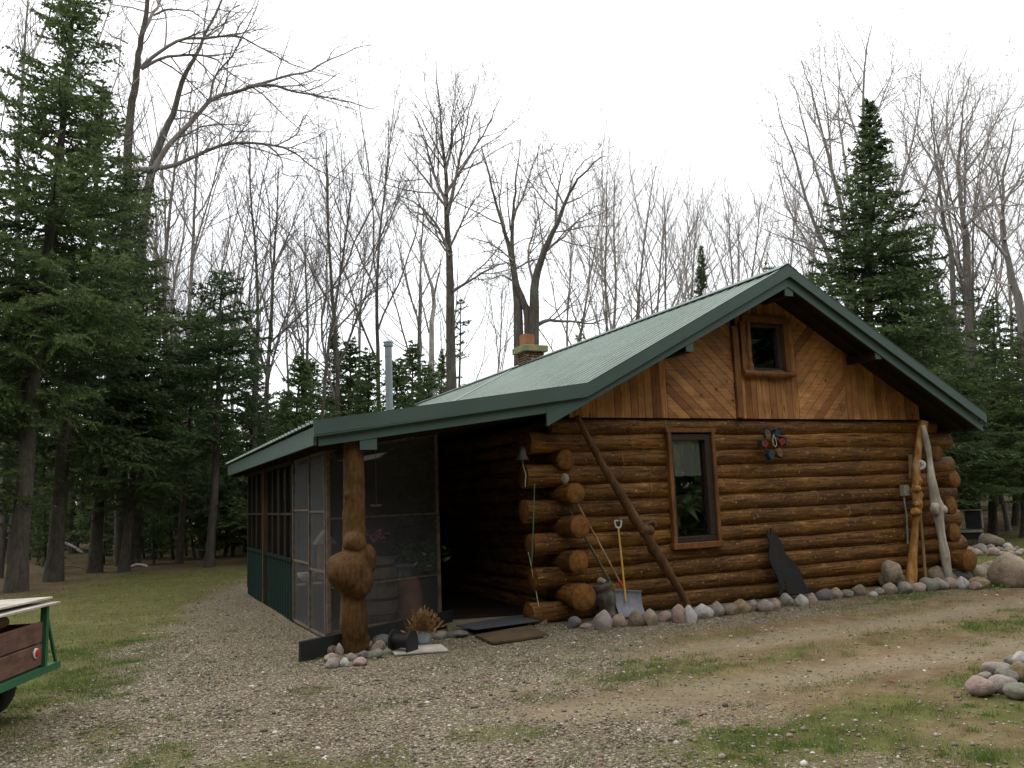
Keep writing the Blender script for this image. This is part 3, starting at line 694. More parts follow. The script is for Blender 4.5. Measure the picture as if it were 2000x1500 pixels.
# ------------------------------------------------------------------ the log cabin
YW = 9.86                 # middle of the front wall logs
RID = (8.9, 4.85)         # ridge (x, z)
YR = 9.10                 # front edge of the roof
YB = 28.0
JX, JZ = 5.335, 2.985     # where the main slope meets the porch roof
EX_L, EZ_L = 1.863, 2.492
EX_R, EZ_R = 12.95, 2.67
cabin = thing('log_cabin', 'brown log cabin with green ribbed metal roof and a screened side porch', 'cabin', (8.85, 9.86, 0))
PITCH = 0.22
def log_run(mb, A, B, r0, r1, seed, flare=(0, 0), ends=True, n=None):
    A = np.array(A, float); B = np.array(B, float); Lg = np.linalg.norm(B - A)
    n = n or max(4, int(Lg / 0.16)); s = np.linspace(0, 1, n); k = 18
    d = (B - A) / Lg; sd = np.cross(d, [0, 0, 1]); up = np.array([0, 0, 1.])
    r = r0 + (r1 - r0) * s
    r = r * (1 + 0.07 * (fbm(s * Lg * 0.9 + seed * 13.1, s * 0 + seed, 5, 3) - 0.5) * 2)
    r = r + flare[0] * np.exp(-s * Lg / 0.35) + flare[1] * np.exp(-(1 - s) * Lg / 0.35)
    P = A + (B - A) * s[:, None] + up * (0.018 * (fbm(s * Lg * 0.5 + seed * 7.7, s * 0 + 3, 9, 2) - 0.5) * 2)[:, None] \
        + sd * (0.03 * (fbm(s * Lg * 0.5 + seed * 5.1, s * 0 + 5, 9, 2) - 0.5) * 2)[:, None]
    a = np.arange(k) * 2 * PI / k
    rr = r[:, None] * (1 + 0.14 * (vnoise(s[:, None] * Lg * 1.6 + seed, np.cos(a)[None] * 1.7 + seed * 3, 21) - 0.5))
    ring = P[:, None] + rr[..., None] * (np.cos(a)[None, :, None] * sd + np.sin(a)[None, :, None] * up)
    F = [(i * k + j, i * k + (j + 1) % k, (i + 1) * k + (j + 1) % k, (i + 1) * k + j) for i in range(n - 1) for j in range(k)]
    mb.mi = 0; mb.add(ring.reshape(-1, 3), F)
    if ends:
        mb.mi = 1
        for e, sg in ((0, -1), (-1, 1)):
            c = ring[e].mean(0); inner = c + (ring[e] - c) * 0.93 + d * sg * 0.012
            q0 = len(mb.T); mb.add(np.concatenate([ring[e], inner, [c + d * sg * 0.016]]), [(j, (j + 1) % k, k + (j + 1) % k, k + j) for j in range(k)] + [(k + j, k + (j + 1) % k, 2 * k) for j in range(k)])
            mb.T[q0:] = [1.0] * k + [0.93] * k + [0.0]
        mb.mi = 0
    return ring
front = MB(); side_l = MB(); side_r = MB()
WX0, WX1, WZ0, WZ1 = 6.95, 7.78, 0.80, 2.48
rl = random.Random(4)
for i in range(12):
    z = 0.11 + PITCH * i; rad = 0.136
    front.tone = 0.25 + 0.6 * rl.random()
    through = i % 2 == 0 or i == 11
    xa = (5.2 if i == 11 else 4.82) + rl.uniform(-0.09, 0.09) if through else 5.40
    xb = (12.55 if i == 11 else 12.92) + rl.uniform(-0.06, 0.06) if through else 12.30
    segs = [(xa, xb)]
    if i >= 4 and z < WZ1 - 0.03: segs = [(xa, WX0 + 0.03), (WX1 - 0.03, xb)]
    for (a, b) in segs:
        fl = (0.02 if (through and a < 5) else 0, 0.03 if (through and b > 12.8) else 0)
        log_run(front, (a, YW, z), (b, YW, z), rad, rad + 0.004, i * 3 + (a > 6), fl)
        for q in range(1 if b - a < 3 else 2):                      # pale seams where two logs are spliced
            sx = rl.uniform(max(a, 5.9) + 0.3, min(b, 12.0) - 0.3)
            if rl.random() < 0.5:
                k = 14; aa = np.linspace(-PI * 0.95, PI * 0.05, k) + PI
                cv = 0.02 * rl.uniform(-1, 1)
                rr = rad * 1.045
                P = np.array([[sx + cv * math.sin(t * 2) + 0.012 * math.sin(5 * t + q + i) + 0.006 * math.sin(11 * t + i), YW + math.cos(t) * rr * 0 - abs(math.sin((t - PI / 2) / 1)) * 0 - rr * math.sin(max(0, min(PI, t))) , z + rr * math.cos(max(0, min(PI, t)))] for t in np.linspace(0.25, PI - 0.35, k)])
                front.mi = 2; front.tube(P, 0.0045, 5); front.mi = 0
    zs = z
    for mb, xc, sgn in ((side_l, 5.30, 1), (side_r, 12.40, -1)):
        mb.tone = 0.25 + 0.6 * rl.random()
        y0 = (9.44 + rl.uniform(-0.09, 0.07) + (0.22 if i == 9 else 0) - (0.12 if i == 1 else 0)) if (not through and i != 11) else 9.985
        log_run(mb, (xc, y0, zs), (xc, 18.2, zs), 0.124, 0.122, 60 + i, ((0.062 if i == 1 else 0.028 - 0.0012 * i) if not through else 0, 0), n=26)
front.build('log_wall', [M['log'], M['log_end'], M['seam']], cabin, smooth=True)
M['log_y'] = M['log'].copy(); M['log_y'].name = 'log_wood_side'
for n_ in M['log_y'].node_tree.nodes:
    if n_.type == 'MAPPING':
        s_ = n_.inputs['Scale'].default_value; n_.inputs['Scale'].default_value = (s_[1], s_[0], s_[2])
side_l.build('log_wall', [M['log_y'], M['log_end'], M['seam']], cabin, smooth=True)
side_r.build('log_wall', [M['log_y'], M['log_end'], M['seam']], cabin, smooth=True)
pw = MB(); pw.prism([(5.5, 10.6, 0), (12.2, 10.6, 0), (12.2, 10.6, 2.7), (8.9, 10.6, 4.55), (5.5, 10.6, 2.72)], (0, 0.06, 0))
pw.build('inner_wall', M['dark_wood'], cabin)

# gable boards
def clip(poly, n, c):
    """keep the side where p.n <= c"""
    out = []
    for i in range(len(poly)):
        p, q = poly[i], poly[(i + 1) % len(poly)]
        dp = p[0] * n[0] + p[1] * n[1] - c; dq = q[0] * n[0] + q[1] * n[1] - c
        if dp <= 0: out.append(p)
        if (dp < 0 < dq) or (dq < 0 < dp):
            u = dp / (dp - dq); out.append((p[0] + (q[0] - p[0]) * u, p[1] + (q[1] - p[1]) * u))
    return out
def soff(x): return RID[1] - 0.21 - (0.5223 * (RID[0] - x) if x < RID[0] else 0.5385 * (x - RID[0]))
def boards(mb, x0, x1, ang, wmin, wmax, seed, yf=9.715, zlo=None, zhi=None):
    rs = random.Random(seed)
    poly = [(x0, 2.655), (x1, 2.655), (x1, soff(x1))] + ([(RID[0], soff(RID[0]))] if x0 < RID[0] < x1 else []) + [(x0, soff(x0))]
    if zlo is not None: poly = clip(poly, (0, -1), -zlo)
    if zhi is not None: poly = clip(poly, (0, 1), zhi)
    d = (math.cos(ang), math.sin(ang)); n = (-d[1], d[0])
    cs = [p[0] * n[0] + p[1] * n[1] for p in poly]; c = min(cs)
    while c < max(cs):
        w = rs.uniform(wmin, wmax)
        q = clip(clip(poly, n, c + w - 0.004), (-n[0], -n[1]), -(c + 0.004))
        if len(q) >= 3:
            mb.tone = rs.betavariate(2.2, 2.2)
            y = yf + rs.uniform(-0.003, 0.003)
            mb.prism([(p[0], y, p[1]) for p in q], (0, 0.03, 0))
        c += w
sv = MB(); boards(sv, 5.42, 7.02, PI / 2, 0.10, 0.17, 1); sv.build('gable_siding', M['siding_v'], cabin); sv = MB(); boards(sv, 8.37, 8.57, PI / 2, 0.10, 0.11, 2); boards(sv, 9.27, 9.50, PI / 2, 0.10, 0.13, 6); boards(sv, 8.57, 9.27, PI / 2, 0.10, 0.15, 7, zhi=3.36); boards(sv, 8.57, 9.27, PI / 2, 0.10, 0.15, 8, zlo=4.16); sv.build('gable_siding', M['siding_v'], cabin); sv = MB(); boards(sv, 10.52, 12.16, PI / 2, 0.09, 0.15, 3)
sv.build('gable_siding', M['siding_v'], cabin)
for (x0, x1, ang, sd) in ((7.025, 8.25, -R_(42), 4), (9.505, 10.515, R_(45), 5)):
    sdg = MB(); boards(sdg, x0, x1, ang, 0.11, 0.15, sd)
    o = sdg.build('gable_siding', None or M['siding_d'].copy(), cabin)
    for n_ in o.data.materials[0].node_tree.nodes:
        if n_.type == 'MAPPING' and abs(n_.inputs['Scale'].default_value[0] - 2.0) < 1e-6:
            # grain along the boards
            n_.vector_type = 'POINT'; n_.inputs['Rotation'].default_value = (0, ang, 0); n_.inputs['Scale'].default_value = (0.6, 5, 7)
bk = MB(); bk.prism([(5.42, 9.76, 2.62), (12.16, 9.76, 2.62), (12.16, 9.76, soff(12.16)), (RID[0], 9.76, soff(RID[0])), (5.42, 9.76, soff(5.42))], (0, 0.06, 0))
tb = MB(); tb.box((8.31, 9.690, 3.36), (0.11, 0.05, 1.4)); tb.build('gable_trim', M['trim'], cabin, bevel=0.006)
# (the backing has a hole for the attic window: two cheeks, a head and an apron instead of one sheet)
AX0, AX1, AZ0, AZ1 = 8.585, 9.25, 3.385, 4.135
bk = MB()
for q in ([(5.42, 2.62), (AX0, 2.62), (AX0, soff(AX0)), (5.42, soff(5.42))], [(AX1, 2.62), (12.16, 2.62), (12.16, soff(12.16)), (AX1, soff(AX1))], [(AX0, 2.62), (AX1, 2.62), (AX1, AZ0), (AX0, AZ0)]):
    bk.prism([(p[0], 9.762, p[1]) for p in q], (0, 0.05, 0))
bk.build('gable_backing', M['dark_wood'], cabin)

# windows
win = MB()
fw = 0.06
win.box(((WX0 + WX1) / 2, 9.70, WZ1 - fw / 2 + 0.02), (WX1 - WX0 + 0.05, 0.10, fw)); win.box(((WX0 + WX1) / 2, 9.695, WZ0 + 0.05), (WX1 - WX0 + 0.05, 0.12, 0.085))
win.box((WX0 + 0.03, 9.70, (WZ0 + WZ1) / 2 + 0.03), (0.06, 0.095, WZ1 - WZ0 - 0.11)); win.box((WX1 - 0.03, 9.70, (WZ0 + WZ1) / 2 + 0.03), (0.06, 0.095, WZ1 - WZ0 - 0.11))
w_o = win.build('window', M['trim'], cabin, bevel=0.008)
x0, x1, z0, z1 = WX0 + 0.06, WX1 - 0.06, WZ0 + 0.095, WZ1 - 0.055
fr = MB()
fr.box(((x0 + x1) / 2, 9.735, z1 - 0.045), (x1 - x0, 0.10, 0.09)); fr.box(((x0 + x1) / 2, 9.735, z0 + 0.04), (x1 - x0, 0.10, 0.08))
fr.box((x0 + 0.02, 9.735, (z0 + z1) / 2), (0.04, 0.10, z1 - z0 - 0.17)); fr.box((x1 - 0.055, 9.735, (z0 + z1) / 2), (0.11, 0.10, z1 - z0 - 0.17))
fr.build('window_frame', M['frame_brown'], w_o, bevel=0.005)
g = MB(); g.box(((x0 + x1) / 2 - 0.035, 9.762, (z0 + z1) / 2), (x1 - x0 - 0.15, 0.006, z1 - z0 - 0.17)); g.build('glass', M['glass'], w_o)
bl = MB()
nb_ = 40
for i in range(nb_):
    xx = x0 + 0.05 + (x1 - x0 - 0.19) * i / nb_
    bl.add([(xx, 9.79 + 0.006 * math.sin(i * 0.9), z1 - 0.60 + 0.004 * math.sin(i * 0.4)), (xx + (x1 - x0 - 0.19) / nb_, 9.79 + 0.006 * math.sin((i + 1) * 0.9), z1 - 0.60 + 0.004 * math.sin(i * 0.4 + 0.4)), (xx + (x1 - x0 - 0.19) / nb_, 9.79 + 0.006 * math.sin((i + 1) * 0.9), z1 - 0.06), (xx, 9.79 + 0.006 * math.sin(i * 0.9), z1 - 0.06)], [(0, 1, 2, 3)])
bl.build('blind', M['cloth_white'], w_o, smooth=True)
at_ = MB()
wobbly(at_, [(AX0 - 0.19, 9.66, AZ0 - 0.05), (8.92, 9.655, AZ0 - 0.055), (AX1 + 0.17, 9.66, AZ0 - 0.045)], [0.055, 0.062, 0.05], 10, 0.22, 3)
at_.box(((AX0 + AX1) / 2, 9.683, AZ1 + 0.05), (0.95, 0.07, 0.10))
at_.box((AX1 + 0.055, 9.684, (AZ0 + AZ1) / 2 + 0.0), (0.10, 0.066, AZ1 - AZ0 - 0.01)); at_.box((AX0 - 0.135, 9.684, (AZ0 + AZ1) / 2), (0.10, 0.066, AZ1 - AZ0 - 0.01))
wobbly(at_, [(AX0 - 0.04, 9.665, AZ0 - 0.01), (AX0 - 0.05, 9.66, 3.76), (AX0 - 0.03, 9.665, AZ1 + 0.0)], [0.052, 0.04, 0.045], 10, 0.2, 8, knots=((0.45, 2.0, 0.03, 0.05),))
a_o = at_.build('attic_window', M['trim'], cabin, smooth=False, bevel=0)
f2 = MB(); f2.box(((AX0 + AX1) / 2, 9.735, AZ1 - 0.03), (AX1 - AX0, 0.08, 0.06)); f2.box(((AX0 + AX1) / 2, 9.735, AZ0 + 0.025), (AX1 - AX0, 0.08, 0.05))
f2.box((AX0 + 0.02, 9.735, (AZ0 + AZ1) / 2), (0.04, 0.08, AZ1 - AZ0 - 0.11)); f2.box((AX1 - 0.05, 9.735, (AZ0 + AZ1) / 2), (0.10, 0.08, AZ1 - AZ0 - 0.11))
f2.build('window_frame', M['frame_brown'], a_o, bevel=0.005)
g = MB(); g.box(((AX0 + AX1) / 2 - 0.02, 9.765, (AZ0 + AZ1) / 2), (AX1 - AX0 - 0.14, 0.006, AZ1 - AZ0 - 0.11)); g.build('glass', M['glass'], a_o)

# roofs of ribbed sheet metal
def rib_profile(y0, y1, pitch=0.229, h=0.034):
    out = []; y = y0
    while y < y1 - 0.05:
        out += [(y, 0.0), (y + 0.012, h), (y + 0.040, h), (y + 0.052, 0.0), (y + 0.12, 0.0), (y + 0.128, 0.006), (y + 0.14, 0.006), (y + 0.148, 0.0)]
        y += pitch
    out.append((min(y, y1), 0.0)); return out
def slope(mb, a, b, y0, y1, lift=0.0):
    """a=(x,z) upper edge, b lower edge"""
    pr = rib_profile(y0, y1); a = np.array(a); b = np.array(b); d = b - a; n = np.array([d[1], -d[0]]); n = n / np.linalg.norm(n); n = n if n[1] > 0 else -n
    V = []
    for (y, h) in pr:
        for p in (a, b): q = p + n * (h + lift); V.append((q[0], y, q[1]))
    b0_ = len(mb.T)
    mb.add(V, [(2 * i, 2 * i + 2, 2 * i + 3, 2 * i + 1) for i in range(len(pr) - 1)])
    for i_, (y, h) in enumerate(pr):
        tn = (0.25, 1.0, 1.0, 0.25, 0.6, 0.8, 0.8, 0.6)[i_ % 8]; mb.T[b0_ + 2 * i_] = mb.T[b0_ + 2 * i_ + 1] = tn  # rib tops painted pale and their feet dark, in place of gloss
    # screw heads in rows across the sheets
    Ld = np.linalg.norm(d); u = d / Ld; s = 0.35
    while s < Ld - 0.05:
        for y, h in pr[4::8]:
            if y > 19: break
            c = a + u * s + n * (lift + 0.004)
            mb.box((c[0], y, c[1]), (0.013, 0.013, 0.009), None)
        s += 0.62
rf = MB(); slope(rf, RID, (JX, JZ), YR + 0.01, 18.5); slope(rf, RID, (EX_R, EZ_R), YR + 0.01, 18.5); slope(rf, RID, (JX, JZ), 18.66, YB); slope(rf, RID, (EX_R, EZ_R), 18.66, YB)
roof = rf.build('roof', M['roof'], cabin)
fl = MB()
for b_ in ((JX, JZ), (EX_R, EZ_R)):
    a2 = np.array([RID[0], 0, RID[1] + 0.042]); c2 = np.array([b_[0], 0, b_[1] + 0.042])
    fl.add([a2 + (0, 18.46, 0), a2 + (0, 18.72, 0), c2 + (0, 18.72, 0), c2 + (0, 18.46, 0)], [(0, 1, 2, 3)])
fl.build('roof_flashing', M['roof_flash'], roof)
rc_ = MB()
for sx, m_ in ((-1, 0.5223), (1, 0.5385)):
    P = [(RID[0], RID[1] + 0.072), (RID[0] + sx * 0.17, RID[1] + 0.070 - 0.17 * m_), (RID[0] + sx * 0.17, RID[1] + 0.058 - 0.17 * m_)]
    rc_.add([(p[0], y, p[1]) for y in (YR - 0.02, YB) for p in P], [(0, 3, 4, 1), (1, 4, 5, 2)])
rc_.build('ridge_cap', M['fascia'], roof)
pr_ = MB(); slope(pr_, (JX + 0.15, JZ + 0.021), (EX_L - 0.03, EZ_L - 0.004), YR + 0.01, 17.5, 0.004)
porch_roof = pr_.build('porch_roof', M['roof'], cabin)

def band(mb, A, B, da, db, y, th):
    """fascia strip under the line A-B; da, db = (top, bottom) drops at each end"""
    mb.prism([(A[0], y, A[1] - da[0]), (B[0], y, B[1] - db[0]), (B[0], y, B[1] - db[1]), (A[0], y, A[1] - da[1])], (0, th, 0))
fa = MB()
up_ = 0.042
band(fa, (RID[0], RID[1] + up_), (JX, JZ + up_), (0, 0.175), (0, 0.172), YR - 0.03, 0.03)
band(fa, (RID[0], RID[1] + up_), (EX_R, EZ_R + up_ - 0.01), (0, 0.175), (0, 0.172), YR - 0.03, 0.03)
band(fa, (JX + 0.0, JZ + up_), (EX_L, EZ_L + up_ - 0.01), (0, 0.172), (0, 0.155), YR - 0.034, 0.03)
for A, B in (((RID[0], RID[1] + up_), (JX, JZ + up_)), ((RID[0], RID[1] + up_), (EX_R, EZ_R + up_ - 0.01)), ((JX, JZ + up_), (EX_L, EZ_L + up_ - 0.01))):
    band(fa, A, B, (-0.004, 0.003), (-0.004, 0.003), YR - 0.035, 0.10)      # the lip that folds over the sheet edge
    band(fa, A, B, (0.166, 0.178), (0.163, 0.175), YR - 0.042, 0.03)        # drip edge
fa.build('rake_fascia', M['fascia'], cabin)
fb = MB()
fb.prism([(RID[0], YR + 0.012, 4.72), (RID[0], YR + 0.012, 4.568), (4.755, YR + 0.012, 2.474), (4.755, YR + 0.012, 2.70)], (0, 0.03, 0))
fb.prism([(RID[0], YR + 0.012, 4.72), (RID[0], YR + 0.012, 4.568), (EX_R - 0.06, YR + 0.012, 2.40), (EX_R - 0.06, YR + 0.012, 2.545)], (0, 0.03, 0))
fb.prism([(5.2, YR + 0.018, 2.90), (4.76, YR + 0.018, 2.64), (1.925, YR + 0.018, 2.25), (1.925, YR + 0.018, 2.42)], (0, 0.028, 0))
fb.build('rake_board', M['fascia_low'], cabin)
ef = MB(); ef.box((EX_L + 0.03, (YR + 17.5) / 2 + 0.02, 2.365), (0.04, 17.5 - YR - 0.06, 0.20)); ef.build('eave_fascia', M['fascia_low'], cabin); ef = MB()
ef.box((EX_R - 0.03, (YR + YB) / 2 + 0.02, 2.52), (0.04, YB - YR - 0.06, 0.18)); ef.build('eave_fascia', M['fascia_low'], cabin)
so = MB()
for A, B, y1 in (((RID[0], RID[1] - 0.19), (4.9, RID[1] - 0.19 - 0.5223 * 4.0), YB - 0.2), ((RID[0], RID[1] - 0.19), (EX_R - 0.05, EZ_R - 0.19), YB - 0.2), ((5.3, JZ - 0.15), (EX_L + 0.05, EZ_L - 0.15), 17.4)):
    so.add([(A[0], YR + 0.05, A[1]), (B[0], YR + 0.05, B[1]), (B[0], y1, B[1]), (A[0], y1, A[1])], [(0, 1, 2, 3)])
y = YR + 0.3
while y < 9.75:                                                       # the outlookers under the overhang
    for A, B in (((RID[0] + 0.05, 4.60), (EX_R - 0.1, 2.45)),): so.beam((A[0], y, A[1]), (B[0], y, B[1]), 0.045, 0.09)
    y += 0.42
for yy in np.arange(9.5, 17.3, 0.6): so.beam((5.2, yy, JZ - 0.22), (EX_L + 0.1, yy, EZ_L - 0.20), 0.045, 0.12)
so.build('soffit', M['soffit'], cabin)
def purlin(c, w, h, y1=9.72, y0=YR + 0.045):
    p = MB(); p.box((c[0], (y0 + y1) / 2 + 0.006, c[1]), (w, y1 - y0 - 0.012, h)); p.mi = 1
    p.box((c[0], y0 - 0.006, c[1]), (w + 0.006, 0.022, h + 0.006)); p.build('purlin', [M['soffit'], M['fascia_low']], cabin)
purlin((8.92, 4.50), 0.15, 0.13)
q_ = at_y(1352, 678, YR); purlin((q_[0] - 0.02, q_[2] + 0.02), 0.12, 0.15)
q_ = at_y(1717, 697, YR); purlin((q_[0] + 0.02, q_[2] + 0.04), 0.11, 0.13)
q_ = at_y(721, 867, YR); purlin((q_[0], q_[2] + 0.0), 0.19, 0.12, 17.0)

# chimney of field stones
ch = MB()
CXA, CXB, CYA, CYB, CZ = 8.80, 9.28, 17.8, 18.3, 5.135
ch.box(((CXA + CXB) / 2, (CYA + CYB) / 2, 4.65), (CXB - CXA - 0.03, CYB - CYA - 0.03, 0.97))
ico = None
def ico_pts(sub=1):
    bm = bmesh.new(); bmesh.ops.create_icosphere(bm, subdivisions=sub, radius=1.0)
    V = np.array([v.co[:] for v in bm.verts]); F = [tuple(v.index for v in f.verts) for f in bm.faces]; bm.free(); return V, F
ICO1 = ico_pts(1); ICO2 = ico_pts(2); ICO3 = ico_pts(3)
def blob(mb, c, r, seed=0, amp=0.15, ico=None, rot=None, freq=1.3):
    V, F = ico or ICO2
    nz = fbm(V[:, 0] * freq + seed * 3.7 + V[:, 2] * 0.7, V[:, 1] * freq + seed * 1.9 - V[:, 2] * 0.9, 13, 3) - 0.5
    P = V * (1 + 2 * amp * nz)[:, None] * np.array(r)
    if rot is not None: P = P @ np.array(Matrix.Rotation(rot, 3, 'Z')).T
    mb.add(P + np.array(c), F)
rs_ = random.Random(12)
for face in range(4):
    z = 4.55
    while z < CZ - 0.01:
        hh = rs_.uniform(0.05, 0.085); u = 0.0
        while u < 0.5:
            ww = rs_.uniform(0.06, 0.13); ch.tone = rs_.random(); t_ = u + ww / 2
            c = {0: (CXA + t_ * 0.96, CYA, z + hh / 2), 1: (CXA + t_ * 0.96, CYB, z + hh / 2), 2: (CXA, CYA + t_, z + hh / 2), 3: (CXB, CYA + t_, z + hh / 2)}[face]
            rr = (ww / 2 * 0.98, 0.035, hh / 2) if face < 2 else (0.035, ww / 2 * 0.98, hh / 2)
            if t_ < 0.49: blob(ch, c, rr, rs_.randint(0, 99), 0.1, ICO1)
            u += ww
        z += hh
m_, t_, b_, o_ = new_mat('chimney_field_stones')
at2 = t_.nodes.new('ShaderNodeAttribute'); at2.attribute_name = 'tone'
rr_ = ramp(t_, [(0.0, (0.07, 0.05, 0.045)), (0.3, (0.16, 0.10, 0.06)), (0.5, (0.25, 0.12, 0.05)), (0.7, (0.2, 0.16, 0.08)), (0.85, (0.22, 0.12, 0.11)), (1.0, (0.32, 0.27, 0.22))], at2.outputs['Fac'])
t_.links.new(rr_.outputs[0], b_.inputs['Base Color']); b_.inputs['Roughness'].default_value = 0.8
chim = ch.build('chimney', m_, cabin, smooth=True)
cc = MB(); cc.box((9.03, 18.05, 5.215), (0.66, 0.70, 0.155)); cc.build('chimney_cap', M['concrete'], chim, bevel=0.012)
cf = MB()
for (dx, dy, sx, sy) in ((0, -0.125, 0.27, 0.03), (0, 0.125, 0.27, 0.03), (-0.12, 0, 0.03, 0.22), (0.12, 0, 0.03, 0.22)): cf.box((8.93 + dx, 18.0 + dy, 5.44), (sx, sy, 0.30))
cf.build('flue', M['clay'], chim)
sp_ = MB()
b0 = at_y(764, 800, 15.0); t0 = at_y(755, 672, 15.0)
bx = (b0[0] + t0[0]) / 2
sp_.tube([(bx, 15, 2.6), (bx, 15, t0[2] - 0.06)], 0.068, 16)
for zz in (3.6, t0[2] - 0.25): sp_.tube([(bx, 15, zz), (bx, 15, zz + 0.03)], 0.074, 16)
pipe = sp_.build('stove_pipe', M['steel'], cabin, smooth=False)
pc = MB(); pc.lathe([(0.085, 0), (0.10, 0.03), (0.085, 0.045), (0.085, 0.075), (0.105, 0.085), (0.07, 0.13)], (bx, 15, t0[2] - 0.05), 16); pc.build('pipe_cap', M['steel'], pipe)

# the screened porch
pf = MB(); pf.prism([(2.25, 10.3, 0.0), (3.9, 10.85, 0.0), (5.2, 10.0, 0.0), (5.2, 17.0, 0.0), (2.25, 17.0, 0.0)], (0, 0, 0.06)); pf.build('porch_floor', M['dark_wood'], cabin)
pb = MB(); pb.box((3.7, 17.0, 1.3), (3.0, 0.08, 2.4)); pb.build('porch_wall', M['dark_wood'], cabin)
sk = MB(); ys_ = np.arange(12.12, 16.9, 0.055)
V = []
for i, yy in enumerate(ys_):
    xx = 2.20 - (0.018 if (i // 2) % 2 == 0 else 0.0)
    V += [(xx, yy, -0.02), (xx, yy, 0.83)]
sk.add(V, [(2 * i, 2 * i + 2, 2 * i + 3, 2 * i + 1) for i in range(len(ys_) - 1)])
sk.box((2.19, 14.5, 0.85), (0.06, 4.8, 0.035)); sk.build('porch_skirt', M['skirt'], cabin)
for i in range(4):
    ya = 12.15 + i * 1.19; yb = ya + 1.17
    pn = MB()
    for yy in (ya + 0.03, (ya + yb) / 2, yb - 0.03): pn.box((2.21, yy, 1.54), (0.05, 0.05, 1.34))
    pn.box((2.212, (ya + yb) / 2, 1.50), (0.044, yb - ya - 0.02, 0.035))
    po = pn.build('porch_window', M['dark_wood'], cabin)
    gg = MB(); gg.box((2.22, (ya + yb) / 2, 1.54), (0.006, yb - ya - 0.06, 1.34)); gg.build('glass', M['pane_dark'], po)
ps = MB(); ps.box((2.16, 14.60, 1.15), (0.05, 0.06, 2.2)); ps.build('corner_stud', M['brown_pole'], cabin)
tr_ = MB(); tr_.box((2.21, 14.5, 2.245), (0.08, 4.9, 0.06)); tr_.build('porch_beam', M['dark_wood'], cabin)
def screen_panel(A, B, z0, za, zb, bars, rmat='screen_frame', posts=(True, True)):
    A = np.array([A[0], A[1], 0.]); B = np.array([B[0], B[1], 0.])
    f = MB(); u = (B - A) / np.linalg.norm(B - A)
    up = np.array([0, 0, 1.])
    if posts[0]: f.beam(A + up * z0, A + up * za, 0.035, 0.045, (1, 0, 0))
    if posts[1]: f.beam(B + up * z0, B + up * zb, 0.035, 0.045, (1, 0, 0))
    for z in bars: f.beam(A + u * 0.02 + up * z, B - u * 0.02 + up * z, 0.028, 0.025)
    f.beam(A + u * 0.02 + up * z0, B - u * 0.02 + up * z0, 0.028, 0.03)
    f.beam(A + u * 0.02 + up * za, B - u * 0.02 + up * zb, 0.028, 0.03)
    o = f.build('screen_panel', M[rmat], cabin)
    nrm = np.cross(u, up) * 0.002
    s = MB(); s.prism([A + up * z0 + nrm, B + up * z0 + nrm, B + up * zb + nrm, A + up * za + nrm], -2 * nrm); s.build('screen_mesh', M['screen'], o)
P0, P1, P2, P3 = (2.20, 12.08), (2.215, 11.05), (2.25, 10.15), (3.90, 10.84)
screen_panel(P0, P1, 0.04, 2.24, 2.25, (0.86, 1.55), posts=(True, True))
screen_panel(P1, (2.24, 10.22), 0.04, 2.25, 2.26, (0.80, 1.53), posts=(False, True))
screen_panel(P2, P3, 0.10, 2.26, 2.52, (0.62, 1.44))
th_ = MB(); th_.beam((3.75, 10.25, 0.03), (5.0, 9.95, 0.03), 0.5, 0.06); th_.build('threshold', M['greyboard'], cabin, bevel=0.006)

# the porch post with its burls
post = MB()
pb_ = on_ground(693, 1272)
wobbly(post, [(pb_[0], pb_[1], -0.02), (pb_[0] - 0.01, pb_[1], 0.6), (pb_[0] + 0.01, pb_[1], 1.3), (pb_[0] + 0.02, pb_[1] + 0.02, 2.36)], [0.152, 0.142, 0.125, 0.12], 22, 0.05, 2, 60,
       knots=((0.10, 4.5, 0.035, 0.06), (0.05, 4.0, 0.03, 0.05), (0.14, 3.5, 0.025, 0.05), (0.06, 5.9, 0.03, 0.05)))
c = at_y(680, 1116, pb_[1] - 0.06); blob(post, c, (0.235, 0.22, 0.245), 4, 0.13, ICO3)
c = at_y(700, 1135, pb_[1] - 0.10); blob(post, c, (0.16, 0.15, 0.20), 5, 0.10, ICO3)
c = at_y(692, 1060, pb_[1] - 0.08); blob(post, c, (0.135, 0.135, 0.135), 6, 0.12, ICO3)
c = at_y(720, 1092, pb_[1] - 0.02); blob(post, c, (0.085, 0.12, 0.17), 7, 0.14, ICO3)
c = at_y(697, 1085, pb_[1] - 0.05); blob(post, c, (0.15, 0.13, 0.16), 8, 0.10, ICO3)
c = at_y(679, 967, pb_[1] - 0.05); blob(post, c, (0.05, 0.05, 0.05), 9, 0.10, ICO2)
pp_ = post.build('porch_post', M['burl'], cabin, smooth=True)
m1 = pp_.modifiers.new('merge', 'REMESH'); m1.mode = 'VOXEL'; m1.voxel_size = 0.014; m1.use_smooth_shade = True
m2 = pp_.modifiers.new('soften', 'SMOOTH'); m2.iterations = 6; m2.factor = 0.5
tx_ = bpy.data.textures.new('burl_bumps', 'CLOUDS'); tx_.noise_scale = 0.11; tx_.noise_depth = 3
m3 = pp_.modifiers.new('gnarl', 'DISPLACE'); m3.texture = tx_; m3.strength = 0.026; m3.mid_level = 0.5
sk_ = MB(); sk_.beam((1.70, 9.04, 0.105), (3.86, 10.30, 0.105), 0.05, 0.21)
tag(sk_.build('dark_plank', M['black'], None, bevel=0.006), 'long black plank lying on edge along the foot of the porch screens', 'plank')

# ------------------------------------------------------------------ things against the front wall
YF = 9.62                 # just in front of the log faces
def thing_mesh(mb, name, mats, label, cat, smooth=False, bevel=0, group=None):
    o = mb.build(name, mats, None, smooth, bevel); return tag(o, label, cat, group)
